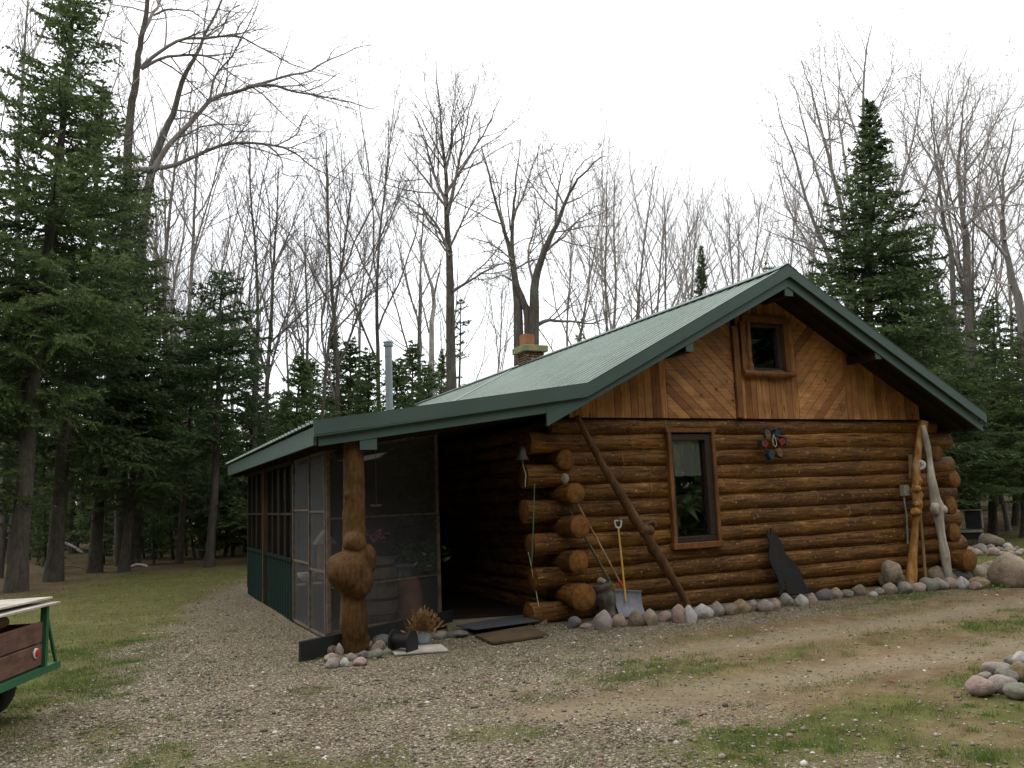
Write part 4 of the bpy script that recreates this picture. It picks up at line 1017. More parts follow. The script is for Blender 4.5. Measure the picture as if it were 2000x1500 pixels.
# leaning pole with a knot
t = thing('leaning_pole', 'long knotty brown pole leaning diagonally across the left of the front wall', 'pole', on_ground(1345, 1188))
mb = MB(); pts = [at_y(x, y, YF - 0.06) for x, y in ((1347, 1190), (1320, 1140), (1288, 1088), (1262, 1045), (1236, 1005), (1205, 955), (1172, 900), (1148, 855), (1127, 812))]
wobbly(mb, pts, [0.052, 0.058, 0.062, 0.075, 0.062, 0.056, 0.05, 0.043, 0.038], 12, 0.16, 5, 60, knots=((0.30, 1.2, 0.03, 0.07), (0.62, 3.9, 0.03, 0.05), (0.80, 3.9, 0.025, 0.04), (0.48, 0.6, 0.02, 0.05)))
mb.build('pole', M['brown_pole'], t, smooth=True)
mb = MB(); c = at_y(1263, 1036, YF - 0.08); blob(mb, c, (0.12, 0.075, 0.085), 3, 0.22, ICO3)
wobbly(mb, [c + np.array([-0.02, 0, 0.06]), c + np.array([0.04, -0.01, 0.10]), c + np.array([0.11, -0.02, 0.10]), c + np.array([0.13, -0.02, 0.04])], [0.04, 0.028, 0.032, 0.03], 8, 0.1, 2, 14)
mb.build('burl', M['brown_pole'], t, smooth=True)

# snow shovel
sb = on_ground(1232, 1208); sb[1] = 9.38
t = thing('snow_shovel', 'snow shovel with ribbed grey scoop, yellow shaft and white grip', 'shovel', sb)
TL, TR, BR, BL = [at_y(x, y, Y) for x, y, Y in ((1197, 1150, 9.50), (1250, 1153, 9.50), (1259, 1203, 9.38), (1209, 1209, 9.38))]
mb = MB(); nu, nv = 26, 12; G = []
for j in range(nv + 1):
    v = j / nv
    for i in range(nu + 1):
        u = i / nu; p = TL * (1 - u) * (1 - v) + TR * u * (1 - v) + BL * (1 - u) * v + BR * u * v
        dep = 0.035 * math.sin(PI * min(1, v * 1.1)) + 0.006 * math.cos(u * 2 * PI * 6) * (v > 0.08) * (v < 0.85)
        if i in (0, nu): dep -= 0.035
        if j == 0: dep -= 0.02
        G.append(p + np.array([0, dep, 0]))
mb.add(G, [(j * (nu + 1) + i, j * (nu + 1) + i + 1, (j + 1) * (nu + 1) + i + 1, (j + 1) * (nu + 1) + i) for j in range(nv) for i in range(nu)])
o = mb.build('scoop', M['shovel'], t, smooth=True); sm = o.modifiers.new('thick', 'SOLIDIFY'); sm.thickness = 0.006
ha, hb = at_y(1220, 1152, 9.47), at_y(1208, 1034, 9.66)
mb = MB(); mb.tube([ha + (hb - ha) * -0.18, ha, hb], 0.0145, 10); mb.build('handle', M['yellow_handle'], t, smooth=True)
mb = MB(); dz = np.array([0, 0, 1.]); dx = np.array([1., 0, 0])
mb.tube(bend([hb - dz * 0.02, hb + dz * 0.02 + dx * 0, hb + dz * 0.035 - dx * 0.035, hb + dz * 0.085 - dx * 0.05, hb + dz * 0.115 - dx * 0.05, hb + dz * 0.118, hb + dz * 0.115 + dx * 0.05, hb + dz * 0.085 + dx * 0.05, hb + dz * 0.035 + dx * 0.035, hb + dz * 0.02], 30), 0.0115, 8); mb.build('grip', M['white_paint'], t, smooth=True)

# sticks beside it
def stick(name, label, cat, a, b, r, mat, tip=None):
    t = thing(name, label, cat, (a[0], a[1], 0)); mb = MB(); mb.tube([a, (np.array(a) + b) / 2 + np.array([0.004, 0, 0]), b], [r, r, r * 0.9], 8); mb.build('shaft', M[mat], t, smooth=True)
    if tip: mb = MB(); d = (np.array(b) - a); mb.tube([a - d * 0.01, a + d * 0.05], r * 1.35, 8); mb.build('ferrule', M[tip], t, smooth=True)
stick('long_handle', 'pale wooden handle with a red ferrule leaning between the log ends and shovel', 'tool handle', at_y(1214, 1143, 9.46), at_y(1124, 977, 9.60), 0.014, 'pale_stick', 'red')
stick('thin_rod', 'thin pale green rod leaning under the wooden handle, nearer the shovel', 'rod', at_y(1199, 1147, 9.50), at_y(1113, 996, 9.64), 0.009, 'green_stick')
stick('thin_rod', 'thin grey rod leaning against the log ends, second below the wooden handle', 'rod', at_y(1191, 1141, 9.53), at_y(1128, 1024, 9.62), 0.009, 'stump')
stick('yellow_strip', 'thin yellow green strip hanging down the left end of the cabin logs', 'strip', at_x(1038, 1112, 4.74), at_x(1044, 945, 4.74), 0.008, 'green_stick')
stick('white_rod', 'thin white rod propped beside the doorway against the cabin corner', 'rod', at_y(1054, 1194, 9.75), at_y(1032, 1078, 9.90), 0.0065, 'rope')
# stump with a stone on it
sb = on_ground(1178, 1207); sb[1] = 9.56
t = thing('tree_stump', 'weathered grey stump standing between the log ends and the snow shovel', 'stump', sb)
mb = MB(); top = at_y(1175, 1140, 9.56)
ring = wobbly(mb, [(sb[0], 9.56, -0.02), (sb[0] - 0.01, 9.56, 0.2), (top[0], 9.56, top[2])], [0.14, 0.122, 0.115], 18, 0.13, 6, 24)
mb.add(list(ring[-1]) + [ring[-1].mean(0) + (0, 0, 0.01)], [(j, (j + 1) % 18, 18) for j in range(18)]); mb.build('stump_block', M['stump'], t, smooth=True)

# howling wolf cut from a board
out = [(235, 825), (250, 838), (262, 868), (286, 884), (300, 908), (313, 945), (330, 968), (326, 990), (345, 1015), (372, 1040), (402, 1075), (432, 1110), (452, 1150), (466, 1200), (482, 1235), (515, 1262), (508, 1282), (440, 1287), (395, 1285), (350, 1292), (346, 1250), (338, 1215), (326, 1188), (317, 1240), (320, 1288), (288, 1292), (298, 1240), (286, 1180), (262, 1130), (236, 1080), (222, 1030), (226, 970), (228, 930), (216, 900), (207, 868), (214, 842), (228, 866), (240, 880), (232, 850)]
mb = MB(); base = at_y(1440 + 380 / 3.571, 800 + 1290 / 3.571, 9.5)
P = []
for (x, y) in out:
    px, py = 1440 + x / 3.571, 800 + y / 3.571
    p = at_y(px, py, 9.52); k = max(0, p[2]); P.append(at_y(px, py, 9.50 + 0.12 * k / 0.8))
mb.prism(P, (0, 0.018, 0)); thing_mesh(mb, 'wolf_cutout', M['black'], 'black silhouette of a sitting howling wolf leaning on the log wall', 'wolf cutout')

# wreath of little birdhouses
wc = at_y(1507, 867, YF + 0.02)
t = thing('birdhouse_wreath', 'wreath of six small painted birdhouses with a string loop on the logs', 'wreath', wc)
mb = MB(); mb.tube([wc + 0.125 * np.array([math.cos(a), 0.04 / 0.125, math.sin(a)]) for a in np.linspace(0, 2 * PI, 25)], 0.016, 6); mb.build('ring', M['brown_pole'], t, smooth=True)
for (px, py, rot, body, rfm) in ((1497, 846, 12, 'h_tan', 'h_teal'), (1517, 845, -25, 'h_blue', 'h_blue'), (1526, 862, -60, 'h_red', 'h_teal'), (1521, 884, -155, 'h_orange', 'h_teal'), (1505, 888, 158, 'h_blue', 'h_teal'), (1491, 866, 55, 'h_red', 'h_teal')):
    c = at_y(px, py, YF - 0.03); a = R_(rot); u = np.array([math.cos(a), 0, math.sin(a)]); w = np.array([-math.sin(a), 0, math.cos(a)])
    mb = MB(); P = [c + u * x + w * z for x, z in ((-0.045, -0.055), (0.045, -0.055), (0.05, 0.03), (0, 0.075), (-0.05, 0.03))]
    mb.prism([p + np.array([0, -0.03, 0]) for p in P], (0, 0.07, 0)); bd = mb.build('birdhouse', M[body], t)
    mb = MB()
    for sx in (-1, 1):
        A = c + w * 0.088; B = c + u * sx * 0.075 + w * 0.022
        mb.prism([A + (0, -0.042, 0), B + (0, -0.042, 0), B - w * 0.012 + (0, -0.042, 0), A - w * 0.014 + (0, -0.042, 0)], (0, 0.09, 0))
    mb.build('roof', M[rfm], bd)
    mb = MB(); hc = c + np.array([0, -0.032, 0]); mb.tube([hc, hc + np.array([0, 0.006, 0])], 0.014, 10); mb.build('entrance_hole', M['black'], bd)
mb = MB(); mb.tube(bend([wc + np.array(v) for v in ((0.0, -0.06, 0.14), (-0.03, -0.065, 0.04), (-0.03, -0.07, -0.02), (0.0, -0.07, -0.045), (0.03, -0.07, -0.02), (0.03, -0.065, 0.04), (0.0, -0.06, 0.14))], 24), 0.006, 6); mb.build('string_loop', M['rope'], t, smooth=True)

# peeled logs leaning at the right corner
def px_pole(name, label, pts, Y, radii, mat, knots, seed, k=12, blobs=()):
    P = [at_y(x, y, Y) for x, y in pts]; b = P[0]; mb = MB()
    P = [np.array([b[0] - (P[1][0] - b[0]) * 0.25, b[1], -0.03])] + P
    wobbly(mb, P, [radii[0]] + list(radii), k, 0.2, seed, 80, knots)
    for (x, y, rx, rz, sd) in blobs: blob(mb, at_y(x, y, Y - 0.03), (rx, 0.07, rz), sd, 0.38, ICO3, None, 2.2)
    return thing_mesh(mb, name, mat, label, 'log', smooth=True)
px_pole('peeled_log', 'crooked yellow brown peeled log standing against the right end of the wall', [(1779, 1143), (1783, 1085), (1787, 1038), (1790, 1002), (1791, 980), (1790, 954), (1789, 930), (1791, 905), (1794, 878), (1799, 850), (1804, 824)], 9.52,
        [0.072, 0.07, 0.062, 0.075, 0.08, 0.075, 0.058, 0.075, 0.06, 0.075, 0.085], M['yellow_log'], ((0.53, 0.6, 0.05, 0.05), (0.60, 3.6, 0.05, 0.05), (0.45, 5.5, 0.03, 0.05), (0.50, 3.5, 0.045, 0.05)), 3, 14, ((1789, 1000, 0.11, 0.075, 3), (1792, 984, 0.08, 0.06, 6), (1790, 955, 0.095, 0.06, 4)))
px_pole('bleached_log', 'pale bleached log with a burl leaning outward at the right cabin corner', [(1852, 1122), (1846, 1088), (1840, 1052), (1835, 1018), (1832, 993), (1826, 972), (1819, 934), (1815, 892), (1808, 858), (1803, 831)], 9.40,
        [0.062, 0.062, 0.06, 0.065, 0.085, 0.062, 0.056, 0.052, 0.046, 0.04], M['white_log'], ((0.12, 3.2, 0.03, 0.02), (0.2, 2.6, 0.03, 0.02), (0.3, 3.0, 0.03, 0.02), (0.75, 5.5, 0.04, 0.025), (0.62, 5.8, 0.03, 0.02)), 6, 12, ((1827, 993, 0.085, 0.10, 8), (1840, 996, 0.07, 0.08, 9)))
t = thing('tan_stake', 'slim tan stake leaning between the yellow and bleached logs', 'stake', (at_y(1807, 1136, 9.58)[0], 9.58, 0))
mb = MB(); wobbly(mb, [at_y(1809, 1143, 9.58), at_y(1802, 1060, 9.60), at_y(1796, 985, 9.62)], [0.03, 0.026, 0.02], 8, 0.08, 3, 20); mb.build('stake', M['pale_stick'], t, smooth=True)
c = at_y(1800, 908, 9.44); t = thing('wall_dial', 'small round white dial hung beside the yellow log', 'dial', c)
ax = np.array([-0.985, -0.17, 0]); mb = MB(); mb.lathe([(0.075, 0), (0.078, 0.012), (0.068, 0.02)], c, 20, ax); mb.build('dial_plate', M['white_paint'], t)
sd_ = np.cross([0, 0, 1], ax); mb = MB()
for (u, v, w, h) in ((0.0, 0.025, 0.014, 0.03), (0.0, -0.018, 0.014, 0.026), (0.02, 0.0, 0.05, 0.01)):
    mb.box(c + ax * 0.021 + sd_ * u + np.array([0, 0, v]), (w, 0.006, h), np.array([sd_, ax, [0, 0, 1]]).T)
mb.build('dial_marks', M['black'], t)
c = at_y(1765, 958, 9.71); t = thing('utility_box', 'small grey electric box with a conduit below on the logs', 'utility box', c)
mb = MB(); mb.box(c + (0, -0.02, 0), (0.13, 0.09, 0.18)); mb.box(c + (0, -0.068, -0.075), (0.14, 0.012, 0.025)); mb.build('box_body', M['util'], t, bevel=0.008)
mb = MB(); mb.tube(bend([at_y(x, y, 9.69) for x, y in ((1766, 968), (1767, 985), (1771, 1010), (1773, 1062))], 16), 0.014, 8); mb.build('conduit', M['util'], t, smooth=True)
mb = MB(); mb.beam(at_y(1779, 935, 9.70), at_y(1778, 888, 9.70), 0.03, 0.05, (0, 1, 0)); mb.build('cover_strip', M['pale_stick'], t)

# iron bell and pull cord by the doorway; round stone on a log end
c = at_y(1019, 884, 9.55); t = thing('iron_bell', 'dark iron bell with a pale pull cord beside the porch doorway', 'bell', c)
mb = MB(); mb.lathe([(0.095, -0.10), (0.088, -0.085), (0.062, -0.03), (0.05, 0.04), (0.035, 0.075), (0.01, 0.085), (0.012, 0.13)], c, 20); mb.beam(c + (-0.02, 0, 0.125), c + (0.02, 0.30, 0.125), 0.03, 0.02); mb.build('bell_body', M['bell'], t, smooth=True)
mb = MB(); mb.tube(bend([c + (0.0, 0, -0.08), c + (0.02, 0, -0.2), c + (0.045, 0.0, -0.28), c + (0.035, 0, -0.36), c + (0.03, 0, -0.44)], 14), 0.0055, 6); mb.build('pull_cord', M['rope'], t, smooth=True)

# doorway: mats and planks
def slab(name, label, cat, P, th, mat, z=None):
    mb = MB(); mb.prism(P, (0, 0, th)); return thing_mesh(mb, name, M[mat], label, cat, bevel=0.004)
slab('door_mat', 'dark grey rubber mat lying in the porch doorway', 'door mat', [(*on_ground(x, y, 0.075)[:2], 0.068) for x, y in ((890, 1222), (928, 1230), (1055, 1213), (1010, 1203))], 0.014, 'mat_grey')
slab('step_plank', 'wide damp brown plank lying on the gravel before the doorway', 'plank', [(*on_ground(x, y, 0.03)[:2], 0.01) for x, y in ((928, 1241), (962, 1256), (1072, 1240), (1036, 1222))], 0.03, 'mossboard')
slab('plywood_scrap', 'pale flat board on the gravel under the black boot scraper', 'board', [(*on_ground(x, y, 0.03)[:2], 0.008) for x, y in ((756, 1262), (772, 1277), (876, 1269), (862, 1257))], 0.02, 'plywood')
c = on_ground(786, 1270, 0.03); t = thing('boot_scraper', 'squat black spool shaped boot scraper on the pale board', 'boot scraper', c)
ax = np.array([0.62, -0.78, 0]); mb = MB()
mb.lathe([(0.075, -0.11), (0.075, 0.11)], c + (0, 0, 0.10), 18, ax); mb.build('drum', M['black'], t)
for s_ in (-1, 1):
    mb = MB(); cc_ = c + ax * 0.115 * s_; sd_ = np.cross([0, 0, 1], ax)
    P = [cc_ + sd_ * x + np.array([0, 0, z]) for x, z in [(-0.11, 0), (0.11, 0)] + [(0.11 * math.cos(a), 0.105 + 0.11 * math.sin(a)) for a in np.linspace(0, PI, 15)]]
    mb.prism(P, ax * 0.02); mb.build('end_plate', M['black'], t, bevel=0.003)
c = on_ground(827, 1258, 0.02); t = thing('dried_bouquet', 'bunch of dried golden brown flowers in a pale blue pot', 'dried flowers', c)
mb = MB(); mb.lathe([(0.055, 0), (0.075, 0.02), (0.082, 0.09), (0.07, 0.12), (0.078, 0.14), (0.06, 0.14)], c, 18); mb.build('pot', M['pot_blue'], t, smooth=True)
mb = MB(); rs = random.Random(3)
for i in range(420):
    a = rs.uniform(0, 2 * PI); e = rs.uniform(0.05, 1.15); L_ = rs.uniform(0.07, 0.25) * (1 - 0.18 * e)
    d = np.array([math.cos(a) * math.sin(e * 1.35), math.sin(a) * math.sin(e * 1.35), math.cos(e * 1.35)])
    p0 = c + (0, 0, 0.13); p1 = p0 + d * L_
    if i % 3 == 0: mb.tube([p0, p1], 0.003, 3, False)
    sd_ = np.cross(d, [0.3, 0.2, 1]); sd_ /= np.linalg.norm(sd_); w2 = np.cross(sd_, d); s1 = rs.uniform(0.018, 0.034); ro = rs.uniform(0, PI); q = sd_ * math.cos(ro) + w2 * math.sin(ro)
    mb.tone = rs.random()
    mb.add([p1, p1 + d * s1 + q * s1 * 0.55, p1 + d * s1 * 2.1 + w2 * s1 * 0.4, p1 + d * s1 - q * s1 * 0.55], [(0, 1, 2), (0, 2, 3)])
mb.build('bouquet', M['dry'], t)

# behind the screens
c = at_y(737, 1212, 10.85); c[2] = 0.06; t = thing('wooden_barrel', 'old wooden barrel standing behind the porch screen by the burl post', 'barrel', c)
mb = MB(); mb.lathe([(0.22, 0), (0.27, 0.2), (0.29, 0.42), (0.27, 0.64), (0.22, 0.84), (0.20, 0.84), (0.20, 0.82)], c, 24); mb.build('staves', M['barrel'], t, smooth=True)
mb = MB()
for r0, zz in ((0.252, 0.12), (0.283, 0.30), (0.283, 0.54), (0.252, 0.72)): mb.lathe([(r0, 0), (r0 + 0.003, 0.04)], c + (0, 0, zz), 24)
mb.build('hoops', M['bell'], t)
c = at_y(796, 1212, 11.05); c[2] = 0.06; t = thing('milk_can', 'red brown milk can with silver neck behind the porch screen', 'milk can', c)
mb = MB(); mb.lathe([(0.20, 0), (0.21, 0.02), (0.205, 0.36), (0.18, 0.46), (0.13, 0.53), (0.12, 0.535)], c, 22); mb.build('can_body', M['copper'], t, smooth=True)
mb = MB(); mb.lathe([(0.115, 0.535), (0.11, 0.56), (0.115, 0.60), (0.11, 0.63), (0.118, 0.66), (0.14, 0.69), (0.14, 0.71), (0.05, 0.72)], c, 22); mb.build('can_neck', M['steel'], t, smooth=True)
def leafy(name, label, cat, c, h, w, n, mat, seed, size=0.06, stem=True):
    t = thing(name, label, cat, c); mb = MB(); rs = random.Random(seed)
    for i in range(n):
        p = np.array(c) + (rs.gauss(0, w), rs.gauss(0, w), h * rs.uniform(0.25, 1)); a = rs.uniform(0, 2 * PI); e = rs.uniform(-0.5, 0.7); s = size * rs.uniform(0.6, 1.3)
        d = np.array([math.cos(a) * math.cos(e), math.sin(a) * math.cos(e), math.sin(e)]); q = np.array([-math.sin(a), math.cos(a), 0.2])
        mb.add([p, p + d * s + q * s * 0.4, p + d * s * 2, p + d * s - q * s * 0.4], [(0, 1, 2), (0, 2, 3)])
        if stem and i % 4 == 0: mb.tube([np.array(c), (np.array(c) + p) / 2 + (0, 0, h * 0.1), p], 0.004, 3, False)
    mb.build('foliage', M[mat], t); return t
leafy('potted_plant', 'leafy green house plant above the milk can behind the screen', 'plant', at_y(812, 1128, 11.1), 0.5, 0.19, 150, 'plant', 5)
c = at_y(730, 1060, 10.55); t = leafy('orchid', 'pink flowers beside the burl post behind the screen', 'flowers', c, 0.14, 0.07, 60, 'pink', 8, 0.04)
c = at_y(735, 987, 10.6); t = thing('hanging_dish', 'small white dish hanging behind the top of the porch screen', 'dish', c)
mb = MB(); mb.lathe([(0.03, -0.02), (0.075, 0.0), (0.08, 0.012), (0.02, 0.0)], c, 16); mb.build('dish', M['white_paint'], t); mb = MB(); mb.tube([c, c + (0, 0, 1.0)], 0.004, 5); mb.build('hanger', M['rope'], t)
c = at_y(634, 1120, 11.0); t = thing('small_birdhouse', 'tall tan birdhouse with a pale roof inside the corner screen', 'birdhouse', c)
mb = MB(); mb.box(c + (0, 0, 0.16), (0.16, 0.16, 0.46)); mb.build('box_body', M['h_orange'], t); mb = MB(); mb.prism([c + (-0.14, -0.11, 0.38), c + (0.14, -0.11, 0.38), c + (0, -0.11, 0.56)], (0, 0.22, 0)); mb.build('roof', M['util'], t); mb = MB(); mb.tube([(c[0], c[1], 0.06), c + (0, 0, -0.06)], 0.025, 6); mb.build('stand', M['dark_wood'], t)
c = at_y(600, 1128, 11.9); t = thing('white_planter', 'white bowl on a small stand inside the left porch screen', 'planter', c)
mb = MB(); mb.lathe([(0.05, -0.05), (0.13, 0.02), (0.14, 0.07), (0.12, 0.07)], c, 14); mb.build('bowl', M['white_paint'], t); mb = MB(); mb.tube([(c[0], c[1], 0.06), c + (0, 0, -0.05)], 0.02, 6); mb.build('stand', M['dark_wood'], t)

# ------------------------------------------------------------------ stones
SV = []
for k in range(8):
    V, F = ICO3; rs = np.random.default_rng(50 + k)
    fz = fbm(V[:, 0] * 1.1 + k * 5.3 + V[:, 2] * 0.8, V[:, 1] * 1.1 - V[:, 2] * 0.6 + k, 41, 3) - 0.5
    n_ = rs.normal(size=(7, 3)); n_ /= np.linalg.norm(n_, axis=1)[:, None]
    P = V * (1 + 0.62 * fz)[:, None]
    for q in n_:                                                     # a few worn flat sides
        e = P @ q; P = P - np.outer(np.maximum(0, e - 0.76) * 0.7, q)
    P /= np.abs(P).max(0)
    me = mesh_np('stone', P, None, np.array(F), [STONE['tan']], smooth=True); SV.append(me)
_sn = [0]
def stone(px, py, w, h, kind, label, group=None, z=None, Y=None, name='stone', cat='stone', depth=0.9, sink=0.34):
    p = on_ground(px, py - 1) if Y is None else at_y(px, py, Y)
    d = np.linalg.norm(p - np.array([0, 0, EYE])); sw = w * d / FPX / 2 * 1.05; sh = h * d / FPX / 2 * 1.12
    if z is None and Y is None:
        dirv = p[:2] / np.linalg.norm(p[:2]); p[:2] += dirv * sw * 0.45
    i = _sn[0]; _sn[0] += 1
    o = bpy.data.objects.new(name, SV[(i * 5 + int(px)) % 8]); COL.objects.link(o)
    o.material_slots[0].link = 'OBJECT'; o.material_slots[0].material = STONE[kind]
    sz = sh * (1 + sink)
    o.scale = (sw * 1.02, sw * depth, sz)
    bz = (0 if z is None and Y is None else p[2]) if z is None else z
    g0 = float(gh(p[0], p[1])) if (z is None and Y is None) else 0
    o.location = (p[0], p[1], bz + g0 + sz - 2 * sh * sink)
    o.rotation_euler = (random.uniform(-0.12, 0.12), random.uniform(-0.15, 0.15), math.atan2(p[1], p[0]) - PI / 2 + random.uniform(-0.5, 0.5) + PI * (i % 2))
    return tag(o, label, cat, group)
G1 = 'stones edging the foot of the front wall'
row = [(1121, 1227, 28, 18, 'dark', 'dark grey stone lying under the lowest big log end'), (1145, 1229, 20, 9, 'tan', 'small low tan stone left of the stump, at the row\'s left end'),
       (1178, 1232, 33, 33, 'mauve', 'large mauve grey stone standing in front of the stump'), (1210, 1226, 30, 20, 'tan', 'warm tan stone under the left edge of the shovel scoop'),
       (1243, 1224, 31, 25, 'brown', 'brownish stone right below the middle of the shovel scoop'), (1272, 1223, 28, 26, 'tan', 'pale tan stone against the right edge of the shovel scoop'),
       (1299, 1215, 28, 17, 'pink', 'low pinkish stone, second to the right of the shovel'), (1327, 1218, 27, 30, 'pink', 'upright bright pink stone left of the leaning pole foot'),
       (1349, 1217, 25, 29, 'white', 'upright mottled white stone in front of the leaning pole foot'), (1375, 1209, 37, 23, 'white', 'long whitish stone just right of the leaning pole foot'),
       (1401, 1205, 31, 24, 'grey', 'grey stone right of the long whitish stone'), (1427, 1202, 30, 18, 'brown', 'low brown stone below the window, left of an ochre one'),
       (1449, 1198, 35, 22, 'ochre', 'broad ochre stone in the row below the window'), (1472, 1194, 20, 17, 'grey', 'small grey stone right of the broad ochre one'),
       (1496, 1196, 27, 21, 'mauve', 'rounded mauve stone left of the wolf cutout'), (1514, 1191, 24, 18, 'tan', 'tan stone at the wolf cutout\'s left foot'),
       (1536, 1185, 26, 20, 'grey', 'grey stone in front of the wolf cutout\'s chest'), (1566, 1186, 25, 20, 'white', 'whitish stone below the wolf cutout\'s tail'),
       (1587, 1183, 19, 20, 'pink', 'pinkish tan stone right of the wolf cutout'), (1611, 1173, 32, 17, 'dark', 'flat blue grey stone, second right of the wolf cutout'),
       (1632, 1170, 25, 17, 'tan', 'tan stone right of the flat blue grey stone'), (1653, 1168, 24, 13, 'olive', 'low olive stone midway between wolf and yellow log'),
       (1678, 1165, 24, 18, 'brown', 'brown stone left of a tiny white stone'), (1706, 1167, 16, 9, 'white', 'tiny white stone at the front of the stone row'),
       (1718, 1163, 18, 12, 'grey', 'small grey stone right of the tiny white stone')]
for a in row: stone(*a[:5], a[5], G1)
G2 = 'stones piled at the right cabin corner'
pile = [(1740, 1162, 26, 17, 'tan', 'tan stone at the left front of the corner pile'), (1767, 1161, 27, 18, 'grey', 'pale grey stone at the foot of the yellow log'),
        (1795, 1157, 26, 14, 'pink', 'pale pink flat stone in front of the yellow log foot'), (1814, 1155, 31, 20, 'olive', 'olive grey sloping stone right of the yellow log foot'),
        (1835, 1153, 32, 18, 'grey', 'grey green stone below the large tan stone'), (1857, 1151, 26, 16, 'pink', 'pinkish brown stone in the front row below the bleached log'),
        (1880, 1151, 24, 18, 'white', 'pink and white stone in the front row of the corner pile'), (1905, 1153, 20, 12, 'pink', 'small pinkish stone at the pile\'s right front'),
        (1913, 1149, 31, 17, 'ochre', 'ochre stone behind the small pinkish stone'), (1938, 1142, 29, 14, 'tan', 'tan and pink stone beside the big boulder'),
        (1831, 1138, 29, 26, 'tan', 'large tan stone at the foot of the bleached log'), (1857, 1138, 26, 15, 'ochre', 'brown ochre stone right of the bleached log foot'),
        (1880, 1136, 36, 17, 'dark', 'dark purple grey stone in the middle of the corner pile'), (1908, 1132, 34, 22, 'tan', 'broad tan stone on the upper right of the corner pile'),
        (1926, 1126, 24, 17, 'grey', 'grey stone wedged behind the broad tan stone'), (1932, 1119, 27, 17, 'tan', 'sandy stone at the back of the pile beside the boulder'), (1881, 1119, 12, 8, 'white', 'small white stone at the back of the corner pile')]
for a in pile: stone(*a[:5], a[5], G2)
stone(1740, 1148, 34, 24, 'brown', 'dark brown stone under the big rounded one at the corner', G2)
stone(1762, 1144, 17, 16, 'olive', 'small olive stone left of the yellow log', G2)
stone(1742, 1128, 34, 27, 'tan', 'big rounded tan stone resting on top of another by the wall', G2, Y=9.42)
stone(1978, 1147, 78, 50, 'tan', 'big greyish tan boulder at the end of the corner pile', None, name='boulder', cat='boulder')
G3 = 'stones around the porch post'
for a in [(648, 1293, 25, 14, 'tan', 'pale stone at the front left of the porch post'), (650, 1306, 30, 17, 'mauve', 'pinkish grey stone nearest the viewer left of the porch post'), (672, 1304, 19, 14, 'white', 'small whitish stone in front of the porch post'),
          (686, 1291, 21, 12, 'grey', 'grey stone right before the porch post foot'), (702, 1301, 30, 12, 'pink', 'flat pink stone in front of the porch post'), (711, 1287, 21, 13, 'dark', 'blue grey oval stone at the porch post\'s right foot'),
          (733, 1288, 32, 15, 'olive', 'olive stone right of the blue grey oval one'), (640, 1282, 38, 20, 'brown', 'long brown stone leaning on the black plank'), (663, 1281, 16, 20, 'mauve', 'dark reddish stone between plank and porch post'),
          (741, 1275, 28, 19, 'pink', 'rough pink stone right of the porch post'), (757, 1280, 18, 11, 'grey', 'small grey stone beside the pale board'), (720, 1266, 16, 13, 'tan', 'small tan stone touching the post base on its right'), (748, 1262, 38, 19, 'dark', 'large dark grey stone behind the pink one'), (859, 1249, 28, 13, 'grey', 'grey stone right of the dried flowers'), (895, 1247, 46, 12, 'dark', 'flat slate coloured stone before the doorway sill')]:
    stone(*a[:5], a[5], G3)
G4 = 'stones of the heap at the lower right'
for a in [(1914, 1362, 46, 29, 'pink', 'flat pink stone at the near left tip of the lower right heap'), (1961, 1356, 46, 24, 'mauve', 'smooth mauve stone beside the flat pink one'), (1990, 1369, 42, 22, 'olive', 'grey green stone at the heap\'s lower right edge'),
          (1946, 1318, 43, 17, 'mauve', 'mottled mauve stone higher up the lower right heap'), (1925, 1331, 22, 12, 'grey', 'small grey stone at the heap\'s left side'), (1968, 1333, 36, 18, 'olive', 'green tinged stone in the middle of the heap'),
          (1993, 1331, 32, 27, 'ochre', 'rusty orange stone at the heap\'s right'), (1976, 1300, 20, 14, 'grey', 'grey stone near the top of the heap'), (1996, 1303, 28, 22, 'white', 'whitish stone at the top of the heap')]:
    stone(*a[:5], a[5], G4, sink=0.15)
G5 = 'stones in the border on the far right lawn'
for a in [(1880, 1075, 17, 9, 'tan'), (1883, 1082, 12, 7, 'grey'), (1894, 1079, 15, 9, 'tan'), (1902, 1076, 10, 7, 'grey'), (1914, 1076, 21, 11, 'grey'), (1908, 1086, 21, 11, 'tan'), (1923, 1082, 12, 8, 'grey'), (1942, 1086, 21, 12, 'pink'), (1934, 1074, 15, 8, 'grey'), (1953, 1081, 15, 10, 'olive'), (1968, 1073, 16, 9, 'white'), (1974, 1080, 22, 9, 'tan'), (1958, 1086, 17, 6, 'grey'), (1974, 1085, 15, 7, 'tan'), (1988, 1086, 14, 7, 'grey'), (1996, 1082, 17, 8, 'tan'), (1985, 1074, 9, 5, 'grey')]:
    stone(*a, 'small rounded stone in the low border on the far right lawn', G5)
stone(1937, 1069, 40, 20, 'brown', 'long brown slab topping the far lawn border', G5); stone(1920, 1066, 16, 18, 'tan', 'upright tan stone topping the far lawn border', G5)
for (p, q, s) in (((1175, 1140), 9.54, 17),): stone(p[0], p[1] - 1, s, 10, 'tan', 'round tan stone sitting on top of the stump', None, Y=q)
stone(1104, 940, 14, 14, 'grey', 'round grey stone sitting on a protruding log end', None, Y=9.52)

